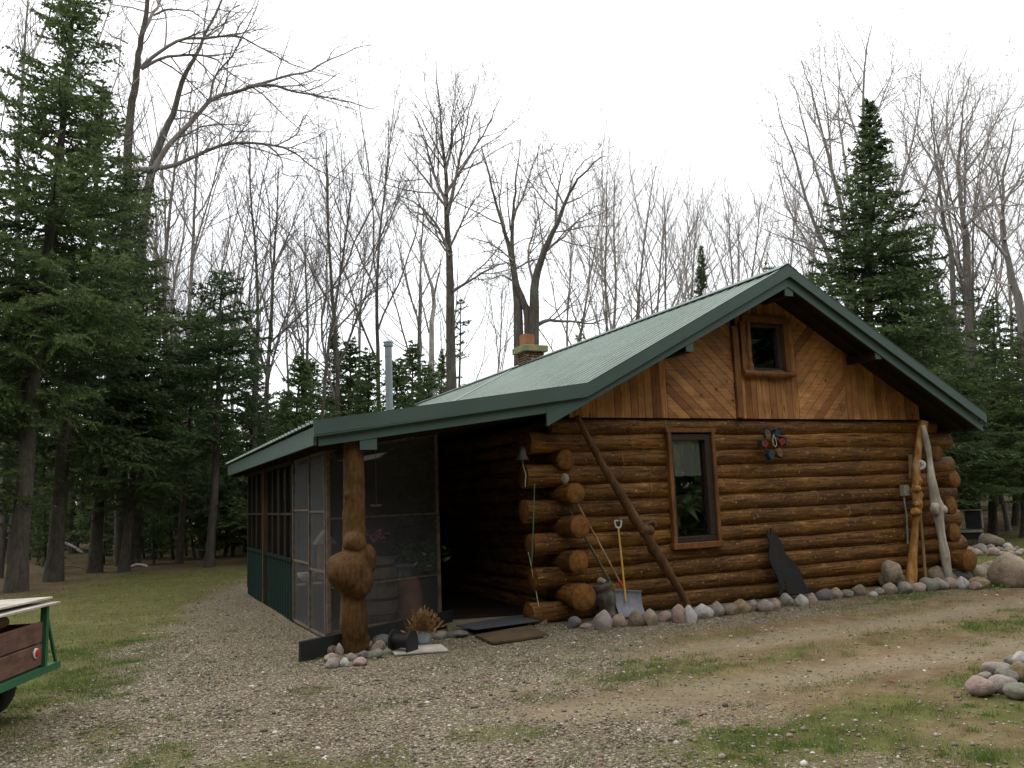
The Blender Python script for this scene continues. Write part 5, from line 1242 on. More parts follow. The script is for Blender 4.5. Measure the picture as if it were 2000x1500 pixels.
# cart on the far lawn
cb = on_ground(1898, 1062); t = thing('grill_cart', 'black and white grill cart standing on the lawn past the cabin', 'grill cart', cb)
f_ = cb[:2] / np.linalg.norm(cb[:2]); rt = np.array([f_[1], -f_[0], 0]); fw_ = np.array([f_[0], f_[1], 0]); Rm = np.array([rt, fw_, [0, 0, 1]]).T
def cb_(mb, u, v, z, sx, sy, sz): mb.box(cb + rt * u + fw_ * v + np.array([0, 0, z]), (sx, sy, sz), Rm)
mb = MB(); cb_(mb, 0.10, 0, 0.62, 0.30, 0.42, 0.44); mb.build('door', M['black'], t, bevel=0.01)
mb = MB(); cb_(mb, -0.17, 0, 0.62, 0.15, 0.44, 0.46); cb_(mb, 0.29, 0, 0.62, 0.04, 0.44, 0.46); mb.build('side_panel', M['util'], t, bevel=0.01)
mb = MB(); cb_(mb, 0.02, -0.02, 0.86, 0.60, 0.5, 0.03); cb_(mb, 0.03, -0.02, 0.33, 0.52, 0.48, 0.07); mb.build('shelf', M['util'], t, bevel=0.006)
mb = MB(); cb_(mb, 0.03, 0, 0.20, 0.50, 0.46, 0.16); mb.build('base', M['black'], t, bevel=0.01)
for s_ in (-0.22, 0.27): mb = MB(); mb.lathe([(0.07, -0.02), (0.085, 0), (0.07, 0.02)], cb + rt * s_ - fw_ * 0.2 + np.array([0, 0, 0.085]), 14, rt); mb.build('wheel', M['rubber'], t)
mb = MB(); P = [cb + rt * x + np.array([0, 0, z]) - fw_ * 0.22 for x, z in ((-0.25, 0.88), (0.30, 0.88), (0.28, 1.08), (0.20, 1.20), (-0.14, 1.20), (-0.23, 1.08))]; mb.prism(P, fw_ * 0.44); mb.build('lid', M['black'], t, bevel=0.01)
mb = MB(); mb.lathe([(0.10, 0), (0.10, 0.02)], cb - fw_ * 0.235 + rt * -0.06 + np.array([0, 0, 1.04]), 16, -fw_); mb.build('blue_disc', M['h_blue'], t)

# trailer at the left edge
c0 = on_ground(84, 1300, 0.38); c0 = np.array([c0[0], c0[1], 0.0]); u_ = np.array([0.34, 0.94, 0.0]); v_ = np.array([-0.94, 0.34, 0.0]); Z_ = np.array([0, 0, 1.0])
t = thing('utility_trailer', 'small utility trailer with brown plank tailgate and green steel frame', 'trailer', c0 - u_ * 0.5 + v_ * 0.6)
Rt = np.array([u_, v_, Z_]).T
def tbx(mb, u, v, z, su, sv_, sz): mb.box(c0 + u_ * u + v_ * v + Z_ * z, (su, sv_, sz), Rt)
for zz, hh in ((0.475, 0.175), (0.655, 0.165)): mb = MB(); tbx(mb, -0.72, 0.02, zz, 1.40, 0.035, hh); mb.build('tailgate_board', M['brownboard'], t, bevel=0.006)
mb = MB(); tbx(mb, 0.0, 0.0, 0.605, 0.045, 0.05, 0.50); tbx(mb, -0.63, 0.0, 0.345, 1.78, 0.06, 0.055); mb.beam(c0 + u_ * 0.02 + Z_ * 0.80, c0 + u_ * 0.235 + Z_ * 0.36, 0.025, 0.02, v_)
tbx(mb, -0.02, 1.0, 0.345, 0.05, 2.0, 0.055); tbx(mb, -1.4, 1.0, 0.345, 0.05, 2.0, 0.055); tbx(mb, 0.0, 2.0, 0.605, 0.045, 0.05, 0.5); mb.build('frame', M['green_frame'], t)
mb = MB(); tbx(mb, -0.02, 1.0, 0.56, 0.03, 1.9, 0.33); tbx(mb, -1.42, 1.0, 0.56, 0.03, 1.9, 0.33); tbx(mb, -0.7, 2.02, 0.6, 1.4, 0.03, 0.4); tbx(mb, -0.7, 1.0, 0.385, 1.4, 1.95, 0.02); mb.build('box_side', M['brownboard'], t)
mb = MB(); lc = c0 - u_ * 0.145 + Z_ * 0.502 - v_ * 0.0; mb.lathe([(0.042, 0), (0.042, 0.010), (0.038, 0.014)], lc, 20, -v_); lm = mb.build('tail_light', M['white_paint'], t)
mb = MB(); mb.lathe([(0.031, 0.012), (0.029, 0.024), (0.015, 0.029)], lc, 20, -v_); mb.build('lens', M['red'], lm)
wl = c0 - u_ * 0.16 + v_ * 0.42 + Z_ * 0.26
mb = MB(); mb.lathe([(0.17, -0.10), (0.24, -0.10), (0.262, -0.07), (0.268, 0), (0.262, 0.07), (0.24, 0.10), (0.17, 0.10)], wl, 28, u_); wh = mb.build('wheel', M['rubber'], t)
mb = MB(); mb.lathe([(0.03, -0.06), (0.165, -0.07), (0.165, 0.07), (0.03, 0.06)], wl, 24, u_); mb.build('rim', M['steel'], wh)
for (za, sh, dv, lb) in ((0.862, 0.0, 0.0, 'weathered plywood sheet lying over the trailer tailgate, the lower one'), (0.905, -0.10, 0.35, 'weathered plywood sheet on top of the other on the trailer')):
    top_ = MB()
    top_.prism([c0 + u_ * 0.18 + v_ * (-0.05 + dv * 0.2) + Z_ * za, c0 - u_ * 1.5 + v_ * (-0.05 + dv * 0.2) + Z_ * (za + 0.02), c0 - u_ * 1.5 + v_ * (0.95 + dv) + Z_ * (za + 0.03), c0 + u_ * (0.03 + sh) + v_ * (0.72 + dv) + Z_ * (za + 0.0)], Z_ * 0.014)
    tag(top_.build('plywood_sheet', M['plywood'], None), lb, 'plywood')
lg = c0 - u_ * 0.3 + v_ * 0.25 + Z_ * 0.765
mb = MB(); log_run(mb, lg - u_ * 0.7, lg + u_ * 0.18, 0.05, 0.05, 4, n=8); tag(mb.build('firewood_log', [M['pale_stick'], M['black']], None, smooth=True), 'short yellowish log lying inside the trailer', 'log')

# ------------------------------------------------------------------ trees
_fc = {}
class TB:
    """fast collector of tapering tubes"""
    def __init__(s): s.V = []; s.Q = []; s.n = 0; s.tips = []
    def tube(s, P, r, k):
        P = np.asarray(P, float); n = len(P)
        T = np.empty_like(P); T[1:-1] = P[2:] - P[:-2]; T[0] = P[1] - P[0]; T[-1] = P[-1] - P[-2]
        T /= np.sqrt((T * T).sum(1))[:, None] + 1e-9
        ref = np.array([0.31, 0.95, 0.02]) if abs(T[:, 2].mean()) > 0.75 else np.array([0.02, 0.05, 1.0])
        U = np.cross(T, ref); U /= np.sqrt((U * U).sum(1))[:, None] + 1e-9; W = np.cross(T, U)
        a = np.arange(k) * 2 * PI / k
        ring = P[:, None] + np.asarray(r)[:, None, None] * (np.cos(a)[None, :, None] * U[:, None] + np.sin(a)[None, :, None] * W[:, None])
        if (n, k) not in _fc:
            i = np.arange(n - 1)[:, None]; j = np.arange(k)[None]
            _fc[(n, k)] = np.stack([i * k + j, i * k + (j + 1) % k, (i + 1) * k + (j + 1) % k, (i + 1) * k + j], -1).reshape(-1, 4)
        s.V.append(ring.reshape(-1, 3)); s.Q.append(_fc[(n, k)] + s.n); s.n += n * k
    def mesh(s, name, mat, off=None):
        V = np.concatenate(s.V)
        if off is not None: V = V - off
        return mesh_np(name, V, np.concatenate(s.Q), None, [mat], smooth=True)
def rnd_perp(d, rs):
    v = rs.normal(size=3); v -= d * (v @ d); return v / (np.linalg.norm(v) + 1e-9)
def wander(p, d, Lg, n, rs, wob, up):
    P = [p]; st = Lg / n
    for i in range(n):
        d = d + rs.normal(size=3) * wob + np.array([0, 0, up]); d = d / np.linalg.norm(d); p = p + d * st; P.append(p)
    return np.array(P), d
def sprout(tb, P, R, level, rs, per_m, lmin, lmax, ang=(30, 60), wob=0.16, up=0.06, start=0.15, maxl=3, rmin=0.003, curve=None):
    """children along a limb, and theirs in turn"""
    seg = np.linalg.norm(P[1:] - P[:-1], axis=1); tot = seg.sum(); cum = np.concatenate([[0], np.cumsum(seg)])
    n = int(tot * (1 - start) * per_m[min(level, len(per_m) - 1)] + rs.random())
    for i in range(n):
        s = start + (1 - start) * (i + rs.random()) / max(n, 1)
        x = s * tot; j = min(int(np.searchsorted(cum, x)) - 1, len(P) - 2); j = max(j, 0)
        u = (x - cum[j]) / max(seg[j], 1e-6); p = P[j] * (1 - u) + P[j + 1] * u; r0 = (R[j] * (1 - u) + R[j + 1] * u)
        d = (P[j + 1] - P[j]) / max(seg[j], 1e-6); a = R_(rs.uniform(*ang))
        dd = d * math.cos(a) + rnd_perp(d, rs) * math.sin(a)
        Lg = rs.uniform(lmin, lmax) * (1.0 - 0.45 * s); r = max(rmin, min(r0 * 0.62, 0.012 * Lg + 0.003))
        ns = 5 if level <= 1 else (4 if level == 2 else 3)
        C, _ = wander(p, dd, Lg, ns, rs, wob, up)
        rr = np.linspace(r, max(rmin * 0.8, r * 0.35), ns + 1)
        tb.tube(C, rr, 5 if r > 0.02 else 3)
        if level >= 2: tb.tips.append(C[-1]); tb.tips.append(C[len(C) // 2])
        if level < maxl and Lg > 0.25: sprout(tb, C, rr, level + 1, rs, per_m, Lg * 0.28, Lg * 0.55, ang, wob, up, 0.2, maxl, rmin)
def bare_proto(seed, H=16.0, fork=0.45, spread=30, r0=0.17, nl=13, maxl=3, twig=0.005, upr=0.09, mt='bark', tw='twig', dens=1.0):
    rs = np.random.default_rng(seed); trunk = TB(); cr = TB()
    P, d = wander(np.zeros(3), np.array([rs.normal() * 0.03, rs.normal() * 0.03, 1.0]), H * 0.97, 22, rs, 0.028, 0.06)
    P = np.vstack([P[0] - (0, 0, 0.25), P]); s = np.linspace(0, 1, len(P)); R = r0 * (1 - s) ** 0.8 + 0.012; R[0:2] *= 1.25
    trunk.tube(P, R, 9)
    for i in range(nl):
        f = fork + (0.97 - fork) * (i + rs.random() * 0.8) / nl; j = f * (len(P) - 1); k = int(j); p = P[k] + (P[min(k + 1, len(P) - 1)] - P[k]) * (j - k)
        az = i * 2.4 + rs.uniform(-0.5, 0.5); a = R_(spread * rs.uniform(0.75, 1.35))
        d = np.array([math.cos(az) * math.sin(a), math.sin(az) * math.sin(a), math.cos(a)])
        Lg = H * (0.40 * (1 - (f - fork) / (1 - fork)) ** 0.7 + 0.10) * rs.uniform(0.75, 1.15); r = min(R[k] * 0.6, 0.03 + 0.011 * Lg)
        C, _ = wander(p, d, Lg, 10, rs, 0.10, upr * 0.6); rr = np.linspace(r, 0.008, 11); cr.tube(C, rr, 6)
        sprout(cr, C, rr, 1, rs, [0, 2.6 * dens, 4.2 * dens, 5.5 * dens], Lg * 0.22, Lg * 0.46, (22, 50), 0.12, upr, 0.12, maxl, twig)
    for i in range(7):                                                   # dead stubs lower down
        f = rs.uniform(0.18, fork); k = int(f * (len(P) - 1)); C, _ = wander(P[k], rnd_perp(np.array([0, 0, 1.]), rs) + (0, 0, 0.3), rs.uniform(0.4, 1.6), 4, rs, 0.15, 0.02)
        cr.tube(C, np.linspace(0.016, 0.005, 5), 4)
    sprout(cr, P[-6:], R[-6:], 1, rs, [0, 3.5, 4.5, 5.5], 0.8, 1.8, (22, 45), 0.12, upr, 0.0, maxl, twig)
    return dict(H=float(P[-1][2]), parts=[('trunk', trunk.mesh('trunk', M[mt])), ('branches', cr.mesh('branches', M[tw]))])
def conifer_proto(seed, H=14.0, cb=0.18, rad=2.2, mat='needles', step=0.05, blade=0.075, whorl=0.34, per=6, prof=0.85, tr=0.15, sparse=1.0, deadlow=True, droop=0.22):
    rs = np.random.default_rng(seed); trunk = TB(); lim = TB(); VV = []
    n = 16; z = np.linspace(-0.25, H, n); P = np.stack([0.04 * np.sin(z * 0.7 + seed), 0.04 * np.cos(z * 0.5 + seed), z], 1)
    R = tr * (1 - np.clip(z, 0, H) / H) ** 0.9 + 0.008; R[0] *= 1.4; trunk.tube(P, R, 9)
    zz = H * cb
    while zz < H * 0.985:
        f = (zz - H * cb) / (H * (1 - cb)); Rm = rad * ((1 - f) ** prof) * min(1.0, 0.55 + f * 3.0) + 0.10 * (1 - f) + 0.03
        m = max(3, int(per * sparse * (0.8 + 0.4 * rs.random()))); a0 = rs.uniform(0, 2 * PI)
        for i in range(m):
            if rs.random() < 0.20: continue
            az = a0 + i * 2 * PI / m + rs.normal() * 0.25; Lb = Rm * rs.uniform(0.5, 1.22); e = 0.55 * f - 0.05 + rs.normal() * 0.08
            h = np.array([math.cos(az), math.sin(az), 0.0]); sd = np.array([-h[1], h[0], 0.0]); ns = 7; s = np.linspace(0, 1, ns)
            e += rs.normal() * 0.10; zc = Lb * (e * s - droop * rs.uniform(0.5, 1.5) * (1 - f) * 1.9 * s * (1 - 0.55 * s))
            B = np.array([0.04 * math.sin(zz * 0.7 + seed), 0.04 * math.cos(zz * 0.5 + seed), zz + rs.normal() * 0.08]) + h * (Lb * s)[:, None] + sd * (0.10 * Lb * rs.normal() * s * s)[:, None] + np.array([0, 0, 1.0]) * zc[:, None]
            lim.tube(B, np.linspace(0.010 + 0.008 * Lb, 0.004, ns), 4)
            # side twigs
            nt_ = max(3, int(Lb / 0.125)); st = np.repeat(0.14 + 0.86 * (np.arange(nt_) + rs.random(nt_)) / nt_, 2); sg = np.tile([1.0, -1.0], nt_)
            tl = (0.42 * Lb * (1.05 - st) ** 0.8 + 0.10) * rs.uniform(0.5, 1.2, len(st)); tl = np.minimum(tl, 0.75)
            bi = np.clip((st * (ns - 1)).astype(int), 0, ns - 2); u = st * (ns - 1) - bi; bp = B[bi] * (1 - u)[:, None] + B[bi + 1] * u[:, None]
            bd = B[bi + 1] - B[bi]; bd /= np.linalg.norm(bd, axis=1)[:, None]
            td = bd * rs.uniform(0.5, 0.95, len(st))[:, None] + sd * (sg * rs.uniform(0.55, 1.0, len(st)))[:, None] + np.array([0, 0, 1.0]) * (rs.normal(size=len(st)) * 0.30 - 0.12)[:, None]
            td /= np.linalg.norm(td, axis=1)[:, None]
            kq = np.maximum(1, (tl / step).astype(int)); idx = np.repeat(np.arange(len(st)), kq); q = np.concatenate([np.arange(k) for k in kq]) + rs.random(len(idx))
            fr = q / kq[idx]; p = bp[idx] + td[idx] * (tl[idx] * fr)[:, None] - np.array([0, 0, 1.0]) * (0.10 * tl[idx] * fr * fr)[:, None]
            # the branch tip itself
            kt = max(3, int(Lb / step * 0.9)); ft = rs.random(kt) ** 0.7; b2 = np.clip((ft * (ns - 1)).astype(int), 0, ns - 2); u2 = ft * (ns - 1) - b2
            p = np.concatenate([p, B[b2] * (1 - u2)[:, None] + B[b2 + 1] * u2[:, None]]); dd = np.concatenate([td[idx], (B[b2 + 1] - B[b2]) / np.linalg.norm(B[b2 + 1] - B[b2], axis=1)[:, None]])
            k = len(p); v = rs.normal(size=(k, 3)); v -= dd * (v * dd).sum(1)[:, None]; v /= np.linalg.norm(v, axis=1)[:, None]
            bl = blade * rs.uniform(0.7, 1.4, k); tip = p + (dd * 0.75 + v * 0.65) * bl[:, None]; w = np.cross(dd, v) * (bl * 0.27)[:, None]
            VV.append(np.stack([p - w, p + w, tip], 1).reshape(-1, 3))
            tip2 = p + (dd * 0.75 - v * 0.65) * bl[:, None]; VV.append(np.stack([p - w, p + w, tip2], 1).reshape(-1, 3))
        zz += whorl * rs.uniform(0.7, 1.3) * (0.6 + 0.4 * (1 - f))
    if deadlow:
        for i in range(int(H * cb * 5)):
            z0 = rs.uniform(0.10, 1.05) * H * cb; az = rs.uniform(0, 2 * PI); Lb = rs.uniform(0.4, 1.0) * rad * 0.62
            C, _ = wander(np.array([0, 0, z0]), np.array([math.cos(az), math.sin(az), -0.12]), Lb, 4, rs, 0.10, -0.01); lim.tube(C, np.linspace(0.012, 0.003, 5), 3)
            sprout(lim, C, np.linspace(0.008, 0.003, 5), 2, rs, [3, 3, 5], Lb * 0.15, Lb * 0.4, (35, 70), 0.12, -0.02, 0.3, 2, 0.0025)
    V = np.concatenate(VV); T = np.arange(len(V)).reshape(-1, 3)
    return dict(H=H, parts=[('trunk', trunk.mesh('trunk', M['bark_spruce'])), ('branches', lim.mesh('branches', M['bark_spruce'])), ('crown', mesh_np('crown', V, None, T, [M[mat]]))])
def plant_tree(proto, base, tip, name, label, group, rot=None, girth=None, cat='tree'):
    """stand a copy of the prototype at base so that its top reaches tip"""
    base = np.array(base, float); tip = np.array(tip, float); d = tip - base; Lg = np.linalg.norm(d); s = Lg / proto['H']; g = s if girth is None else girth
    o = thing(name, label, cat, base, group)
    q = Vector((0, 0, 1)).rotation_difference(Vector(d / Lg)) @ Quaternion((0, 0, 1), random.uniform(0, 2 * PI) if rot is None else rot)
    o.rotation_mode = 'QUATERNION'; o.rotation_quaternion = q; o.scale = (g, g, s)
    for nm, me in proto['parts']: link_obj(nm, me, o)
    return o
def by_px(bx, by, tx, ty, D):
    """base under pixel (bx, by) at distance D on the ground, top at pixel (tx, ty)"""
    b = at_d(bx, by, D); b[2] = float(gh(b[0], b[1])); t = at_d(tx, ty, D); return b, t
SP = [conifer_proto(101, 16, 0.26, 2.7, 'needles', 0.048, 0.085, 0.33, 7, 0.72, 0.19, droop=0.26),
      conifer_proto(102, 13, 0.20, 2.5, 'needles', 0.050, 0.085, 0.33, 6, 0.80, 0.16, droop=0.22),
      conifer_proto(103, 9, 0.36, 2.0, 'needles_dark', 0.050, 0.085, 0.30, 6, 0.62, 0.12, droop=0.12),
      conifer_proto(104, 12, 0.13, 2.75, 'needles', 0.046, 0.085, 0.24, 8, 1.12, 0.15, droop=0.16),
      conifer_proto(105, 7, 0.05, 1.6, 'needles_far', 0.055, 0.09, 0.24, 8, 0.85, 0.08, deadlow=False, droop=0.10),
      conifer_proto(106, 9, 0.18, 1.2, 'needles_dark', 0.085, 0.09, 0.50, 4, 0.9, 0.07, 0.8, droop=0.18)]
SPF = [conifer_proto(111, 13, 0.22, 2.2, 'needles', 0.16, 0.22, 0.55, 5, 0.8, 0.16, droop=0.2), conifer_proto(112, 9, 0.10, 1.9, 'needles_far', 0.16, 0.22, 0.50, 5, 0.85, 0.11, deadlow=False, droop=0.14), conifer_proto(113, 12, 0.34, 1.9, 'needles_dark', 0.16, 0.22, 0.55, 5, 0.75, 0.14, droop=0.2)]

def conifer(i, bx, by, tx, ty, D, label, name='spruce_tree', group=None, girth=1.0):
    b, t = by_px(bx, by, tx, ty, D); s = np.linalg.norm(t - b) / SP[i]['H']
    return plant_tree(SP[i], b, t, name, label, group, girth=s * girth)
conifer(0, 28, 1150, 155, -110, 21.5, 'tall dark spruce with a leaning grey trunk at the left edge', girth=1.02)
conifer(1, 100, 1140, 205, 150, 24, 'spruce with a slimmer trunk right of the tall leaning one', girth=1.15)
conifer(1, -60, 1140, 0, 420, 22, 'bushy spruce cut off by the left edge of the picture', girth=1.05)
conifer(0, 185, 1108, 246, 330, 26.5, 'broad spruce with a stout dark flared trunk behind the lawn', girth=1.22)
conifer(1, 245, 1112, 296, 500, 26, 'mid sized spruce filling the gap left of the slim dark fir', girth=1.2)
conifer(2, 411, 1106, 436, 520, 25.5, 'dark fir with a tall bare trunk left of the porch', 'fir_tree', girth=1.10)
conifer(2, 352, 1100, 385, 590, 28, 'dark fir leaning right, just left of the bare trunked fir', 'fir_tree', girth=0.95)
conifer(1, 300, 1100, 338, 650, 31, 'spruce deep in the woods behind the two dark firs', girth=1.0)
conifer(4, 560, 1090, 590, 690, 26, 'light green young fir beside the far end of the porch', 'fir_tree', girth=1.3)
conifer(3, 1692, 1060, 1700, 192, 23, 'large pointed spruce rising behind the right roof slope', girth=1.28)
conifer(1, 1790, 1060, 1792, 520, 26, 'full spruce close on the right of the large pointed one', girth=1.35)
conifer(1, 1868, 1060, 1866, 640, 25, 'low spruce over the right eave corner', girth=1.45)
conifer(1, 1938, 1060, 1942, 575, 28, 'mid height spruce above the grill cart', girth=1.35)
conifer(1, 2000, 1060, 2004, 640, 27, 'low spruce cut by the right edge of the picture', girth=1.4)
conifer(1, 1830, 1060, 1828, 560, 28, 'shorter spruce on the right of the large pointed one', girth=1.15)
conifer(1, 1885, 1060, 1888, 500, 31, 'spruce with a narrow top between two bare trunks at right', girth=1.0)
conifer(1, 1985, 1050, 1990, 590, 31, 'bushy fir at the right edge above the stone border', 'fir_tree', girth=1.3)
conifer(3, 1760, 1055, 1765, 470, 30, 'spruce standing behind the large pointed one', girth=1.0)
conifer(3, 1367, 900, 1368, 478, 34, 'slender pointed spruce above the middle of the roof', girth=0.62)
conifer(4, 1500, 900, 1501, 512, 36, 'tiny spruce tip just left of the roof peak', girth=0.7)
conifer(5, 895, 1000, 897, 570, 28, 'thin ragged spruce right beside the thick maple trunk', girth=1.1)
conifer(5, 1075, 950, 1140, 610, 33, 'sparse little spruce right of the chimney', girth=0.8)
conifer(4, 720, 1050, 722, 680, 29, 'young green fir left of the stove pipe', 'fir_tree', girth=1.2)
conifer(4, 800, 1050, 806, 665, 31, 'young green fir right of the stove pipe', 'fir_tree', girth=1.2)
conifer(4, 680, 1050, 684, 660, 32, 'young green fir half hidden behind the crooked bare tree', 'fir_tree', girth=1.3)
conifer(4, 775, 1050, 772, 700, 27, 'low green fir immediately right of the stove pipe', 'fir_tree', girth=1.4)
conifer(4, 600, 1050, 604, 700, 29, 'young green fir above the porch eave corner', 'fir_tree', girth=1.3)
conifer(4, 850, 1050, 836, 705, 29, 'low green fir at the foot of the white birch', 'fir_tree', girth=1.3)
conifer(3, 645, 1050, 655, 610, 33, 'spruce behind the porch roof left of the young firs', girth=0.8)
conifer(3, 480, 1080, 500, 640, 32, 'fir behind the far end of the porch eave', 'fir_tree', girth=0.9)
conifer(3, 860, 1000, 862, 680, 33, 'spruce low behind the white birch stem', girth=0.9)

# big maples traced from the photograph, each at its own distance, with free growing side branches
def traced(label, name, D, stems, limbs, seed, mt='bark', tw='twig', per=(1.5, 1.9, 3.2, 4.5), lmin=0.7, lmax=2.2, up=0.05, deep=1.6, maxl=3, group=None, twig=0.0036, buds=None):
    rs = np.random.default_rng(seed); tr = TB(); cr = TB()
    b0 = at_d(stems[0][0][0], stems[0][0][1], D); b0[2] = float(gh(b0[0], b0[1]))
    o = thing(name, label, 'tree', b0, group); fwd = b0[:2] / np.linalg.norm(b0[:2])
    def world(pts, dd):
        n = len(pts); P = np.array([at_d(x, y, D + dd * (i / max(1, n - 1)) ** 1.3) for i, (x, y) in enumerate(pts)]); return P
    sw = []
    for pts, r0, r1, dd in [s[0:1] + s[1:] for s in [(list(q[:-3]), q[-3], q[-2], q[-1]) for q in stems]]:
        P = world(pts, dd)
        if P[0][2] < 1.0: P[0][2] = b0[2] - 0.2
        C = bend(P, 30); kn = np.cumsum(rs.normal(size=C.shape) * 0.03, 0); kn -= np.linspace(0, 1, 30)[:, None] * kn[-1]; C += kn * np.linspace(0, 1, 30)[:, None]; R = r1 * 0.6 + (r0 - r1 * 0.6) * (1 - np.linspace(0, 1, 30)) ** 1.35; tr.tube(C, R, 9); sw.append((C, R))
        sprout(cr, C[10:], R[10:], 1, rs, [0, per[0] * 0.6, per[2], per[3]], lmin, lmax, (35, 65), 0.13, up, 0.1, maxl, twig)
    for q in limbs:
        pts, r0, r1 = list(q[:-2]), q[-2], q[-1]; dd = rs.uniform(-deep, deep)
        C = bend(world(pts, dd), 22); kn = np.cumsum(rs.normal(size=C.shape) * 0.035, 0); kn -= np.linspace(0, 1, 22)[:, None] * kn[-1]; C += kn * np.linspace(0, 1, 22)[:, None]; R = r1 * 0.6 + (r0 - r1 * 0.6) * (1 - np.linspace(0, 1, 22)) ** 1.2; cr.tube(C, R, 7)
        sprout(cr, C, R, 1, rs, [0, per[1], per[2], per[3]], lmin, lmax, (30, 62), 0.15, up, 0.12, maxl, twig)
    o2 = np.array(o.location)
    link_obj('trunk', tr.mesh('trunk', M[mt], o2), o); link_obj('branches', cr.mesh('branches', M[tw], o2), o)
    if buds:
        tp = np.array(cr.tips + tr.tips) - o2; k = rs.random(len(tp)) < buds; tp = tp[k]; n = len(tp); a = rs.normal(size=(n, 3)); a /= np.linalg.norm(a, axis=1)[:, None]; b_ = np.cross(a, rs.normal(size=(n, 3))); b_ /= np.linalg.norm(b_, axis=1)[:, None]; sz = rs.uniform(0.012, 0.03, n)[:, None]
        link_obj('buds', mesh_np('buds', np.stack([tp - b_ * sz * 0.5, tp + b_ * sz * 0.5, tp + a * sz * 1.6], 1).reshape(-1, 3), None, np.arange(3 * n).reshape(-1, 3), [M['buds']]), o)
    return o
traced('big bare maple with long arching limbs at the upper left', 'maple_tree', 28.5,
       [((262, 1110), (268, 800), (276, 480), (300, 330), (322, 262), (345, 212), (362, 150), (385, 108), (402, 70), (425, 20), (440, -30), 0.20, 0.05, 1.0),
        ((236, 1110), (238, 700), (247, 300), (262, 150), (276, 60), (290, -40), 0.21, 0.11, -0.8)],
       [((300, 332), (330, 282), (375, 236), (412, 194), (460, 180), (510, 163), (560, 150), (600, 143), (645, 118), (690, 98), (725, 88), 0.10, 0.02),
        ((480, 170), (530, 166), (570, 178), (625, 190), (680, 202), (722, 215), (745, 205), 0.06, 0.012),
        ((255, 332), (330, 326), (372, 310), (430, 286), (480, 279), (545, 285), (582, 305), (612, 330), (655, 348), (690, 372), 0.085, 0.014),
        ((520, 282), (550, 310), (555, 340), (600, 342), (610, 365), 0.035, 0.008),
        ((276, 132), (305, 106), (350, 78), (400, 74), (462, 70), (500, 92), (560, 122), (625, 143), (690, 160), 0.07, 0.012),
        ((276, 135), (320, 112), (380, 106), (420, 114), (450, 140), (500, 166), (530, 190), 0.06, 0.010),
        ((300, 30), (330, 20), (370, 22), (395, 40), (420, 62), (450, 72), 0.04, 0.010),
        ((280, 60), (305, 15), (325, -30), 0.07, 0.04),
        ((345, 215), (400, 225), (450, 255), (500, 262), (560, 262), (620, 250), 0.03, 0.007),
        ((410, 195), (420, 150), (455, 110), (480, 60), (500, 10), (505, -30), 0.045, 0.015),
        ((320, 265), (340, 285), (380, 262), (440, 240), 0.03, 0.008),
        ((250, 85), (215, 65), (190, 40), 0.03, 0.01),
        ((540, 284), (580, 260), (595, 225), (620, 255), (650, 268), 0.028, 0.007),
        ((640, 118), (655, 95), (690, 80), (740, 60), 0.02, 0.006)], 11, per=(2.0, 3.8, 5.5, 6.5), lmin=0.9, lmax=3.0, up=0.03, deep=2.5)
traced('thick straight bare maple left of the chimney', 'maple_tree', 27,
       [((884, 1000), (882, 760), (879, 560), (873, 440), (868, 330), (860, 230), (852, 120), 0.22, 0.022, 0.5)],
       [((874, 420), (890, 350), (900, 290), (915, 215), (935, 150), 0.075, 0.010), ((873, 400), (848, 340), (832, 290), (818, 250), (800, 200), 0.06, 0.009), ((876, 490), (845, 430), (800, 395), (752, 388), 0.06, 0.010),
        ((886, 568), (920, 546), (975, 516), (1010, 515), 0.06, 0.014), ((869, 340), (882, 280), (884, 215), (890, 140), 0.05, 0.009), ((870, 380), (915, 310), (960, 235), (985, 180), 0.06, 0.008), ((872, 405), (830, 350), (800, 310), (770, 260), 0.05, 0.008),
        ((878, 500), (858, 470), (840, 420), (833, 360), 0.04, 0.009), ((880, 480), (905, 430), (930, 390), (960, 350), 0.045, 0.008), ((866, 300), (850, 240), (835, 170), (832, 120), 0.03, 0.007), ((868, 320), (890, 250), (920, 190), (930, 130), 0.035, 0.007)], 21, per=(2.4, 3.8, 5.5, 6.5), lmin=1.0, lmax=3.3, up=0.10, deep=2.2)
traced('twin stemmed bare maple directly behind the chimney', 'maple_tree', 25,
       [((1014, 1000), (1014, 650), (1011, 570), (1003, 510), (986, 445), (962, 365), (940, 285), 0.19, 0.03, 1.0), ((1040, 1000), (1042, 650), (1045, 560), (1062, 495), (1086, 440), (1110, 380), (1145, 335), (1185, 305), 0.20, 0.02, -1.0), ((1030, 1000), (1032, 650), (1020, 590), (1006, 545), (1000, 470), (1003, 400), (1010, 330), (1018, 270), 0.16, 0.02, 0.3)],
       [((1040, 640), (1066, 626), (1085, 622), (1120, 626), (1165, 630), (1215, 600), 0.075, 0.02), ((1086, 440), (1090, 380), (1102, 330), (1120, 290), 0.05, 0.01), ((1062, 495), (1100, 460), (1140, 425), (1190, 390), 0.05, 0.008), ((1003, 510), (960, 475), (930, 465), (910, 452), 0.035, 0.008),
        ((1003, 420), (1025, 370), (1040, 310), (1060, 255), 0.04, 0.008), ((986, 445), (975, 390), (985, 330), (1000, 280), 0.035, 0.008), ((1045, 560), (1030, 500), (1042, 440), (1060, 380), (1075, 320), 0.045, 0.008), ((1110, 380), (1125, 340), (1160, 300), (1180, 270), 0.03, 0.007),
        ((1011, 560), (985, 540), (955, 545), (935, 535), 0.03, 0.007), ((1100, 400), (1150, 375), (1190, 350), 0.03, 0.007)], 31, buds=0.5, per=(2.4, 3.8, 5.5, 6.5), lmin=0.9, lmax=2.9, up=0.06, deep=2.2)
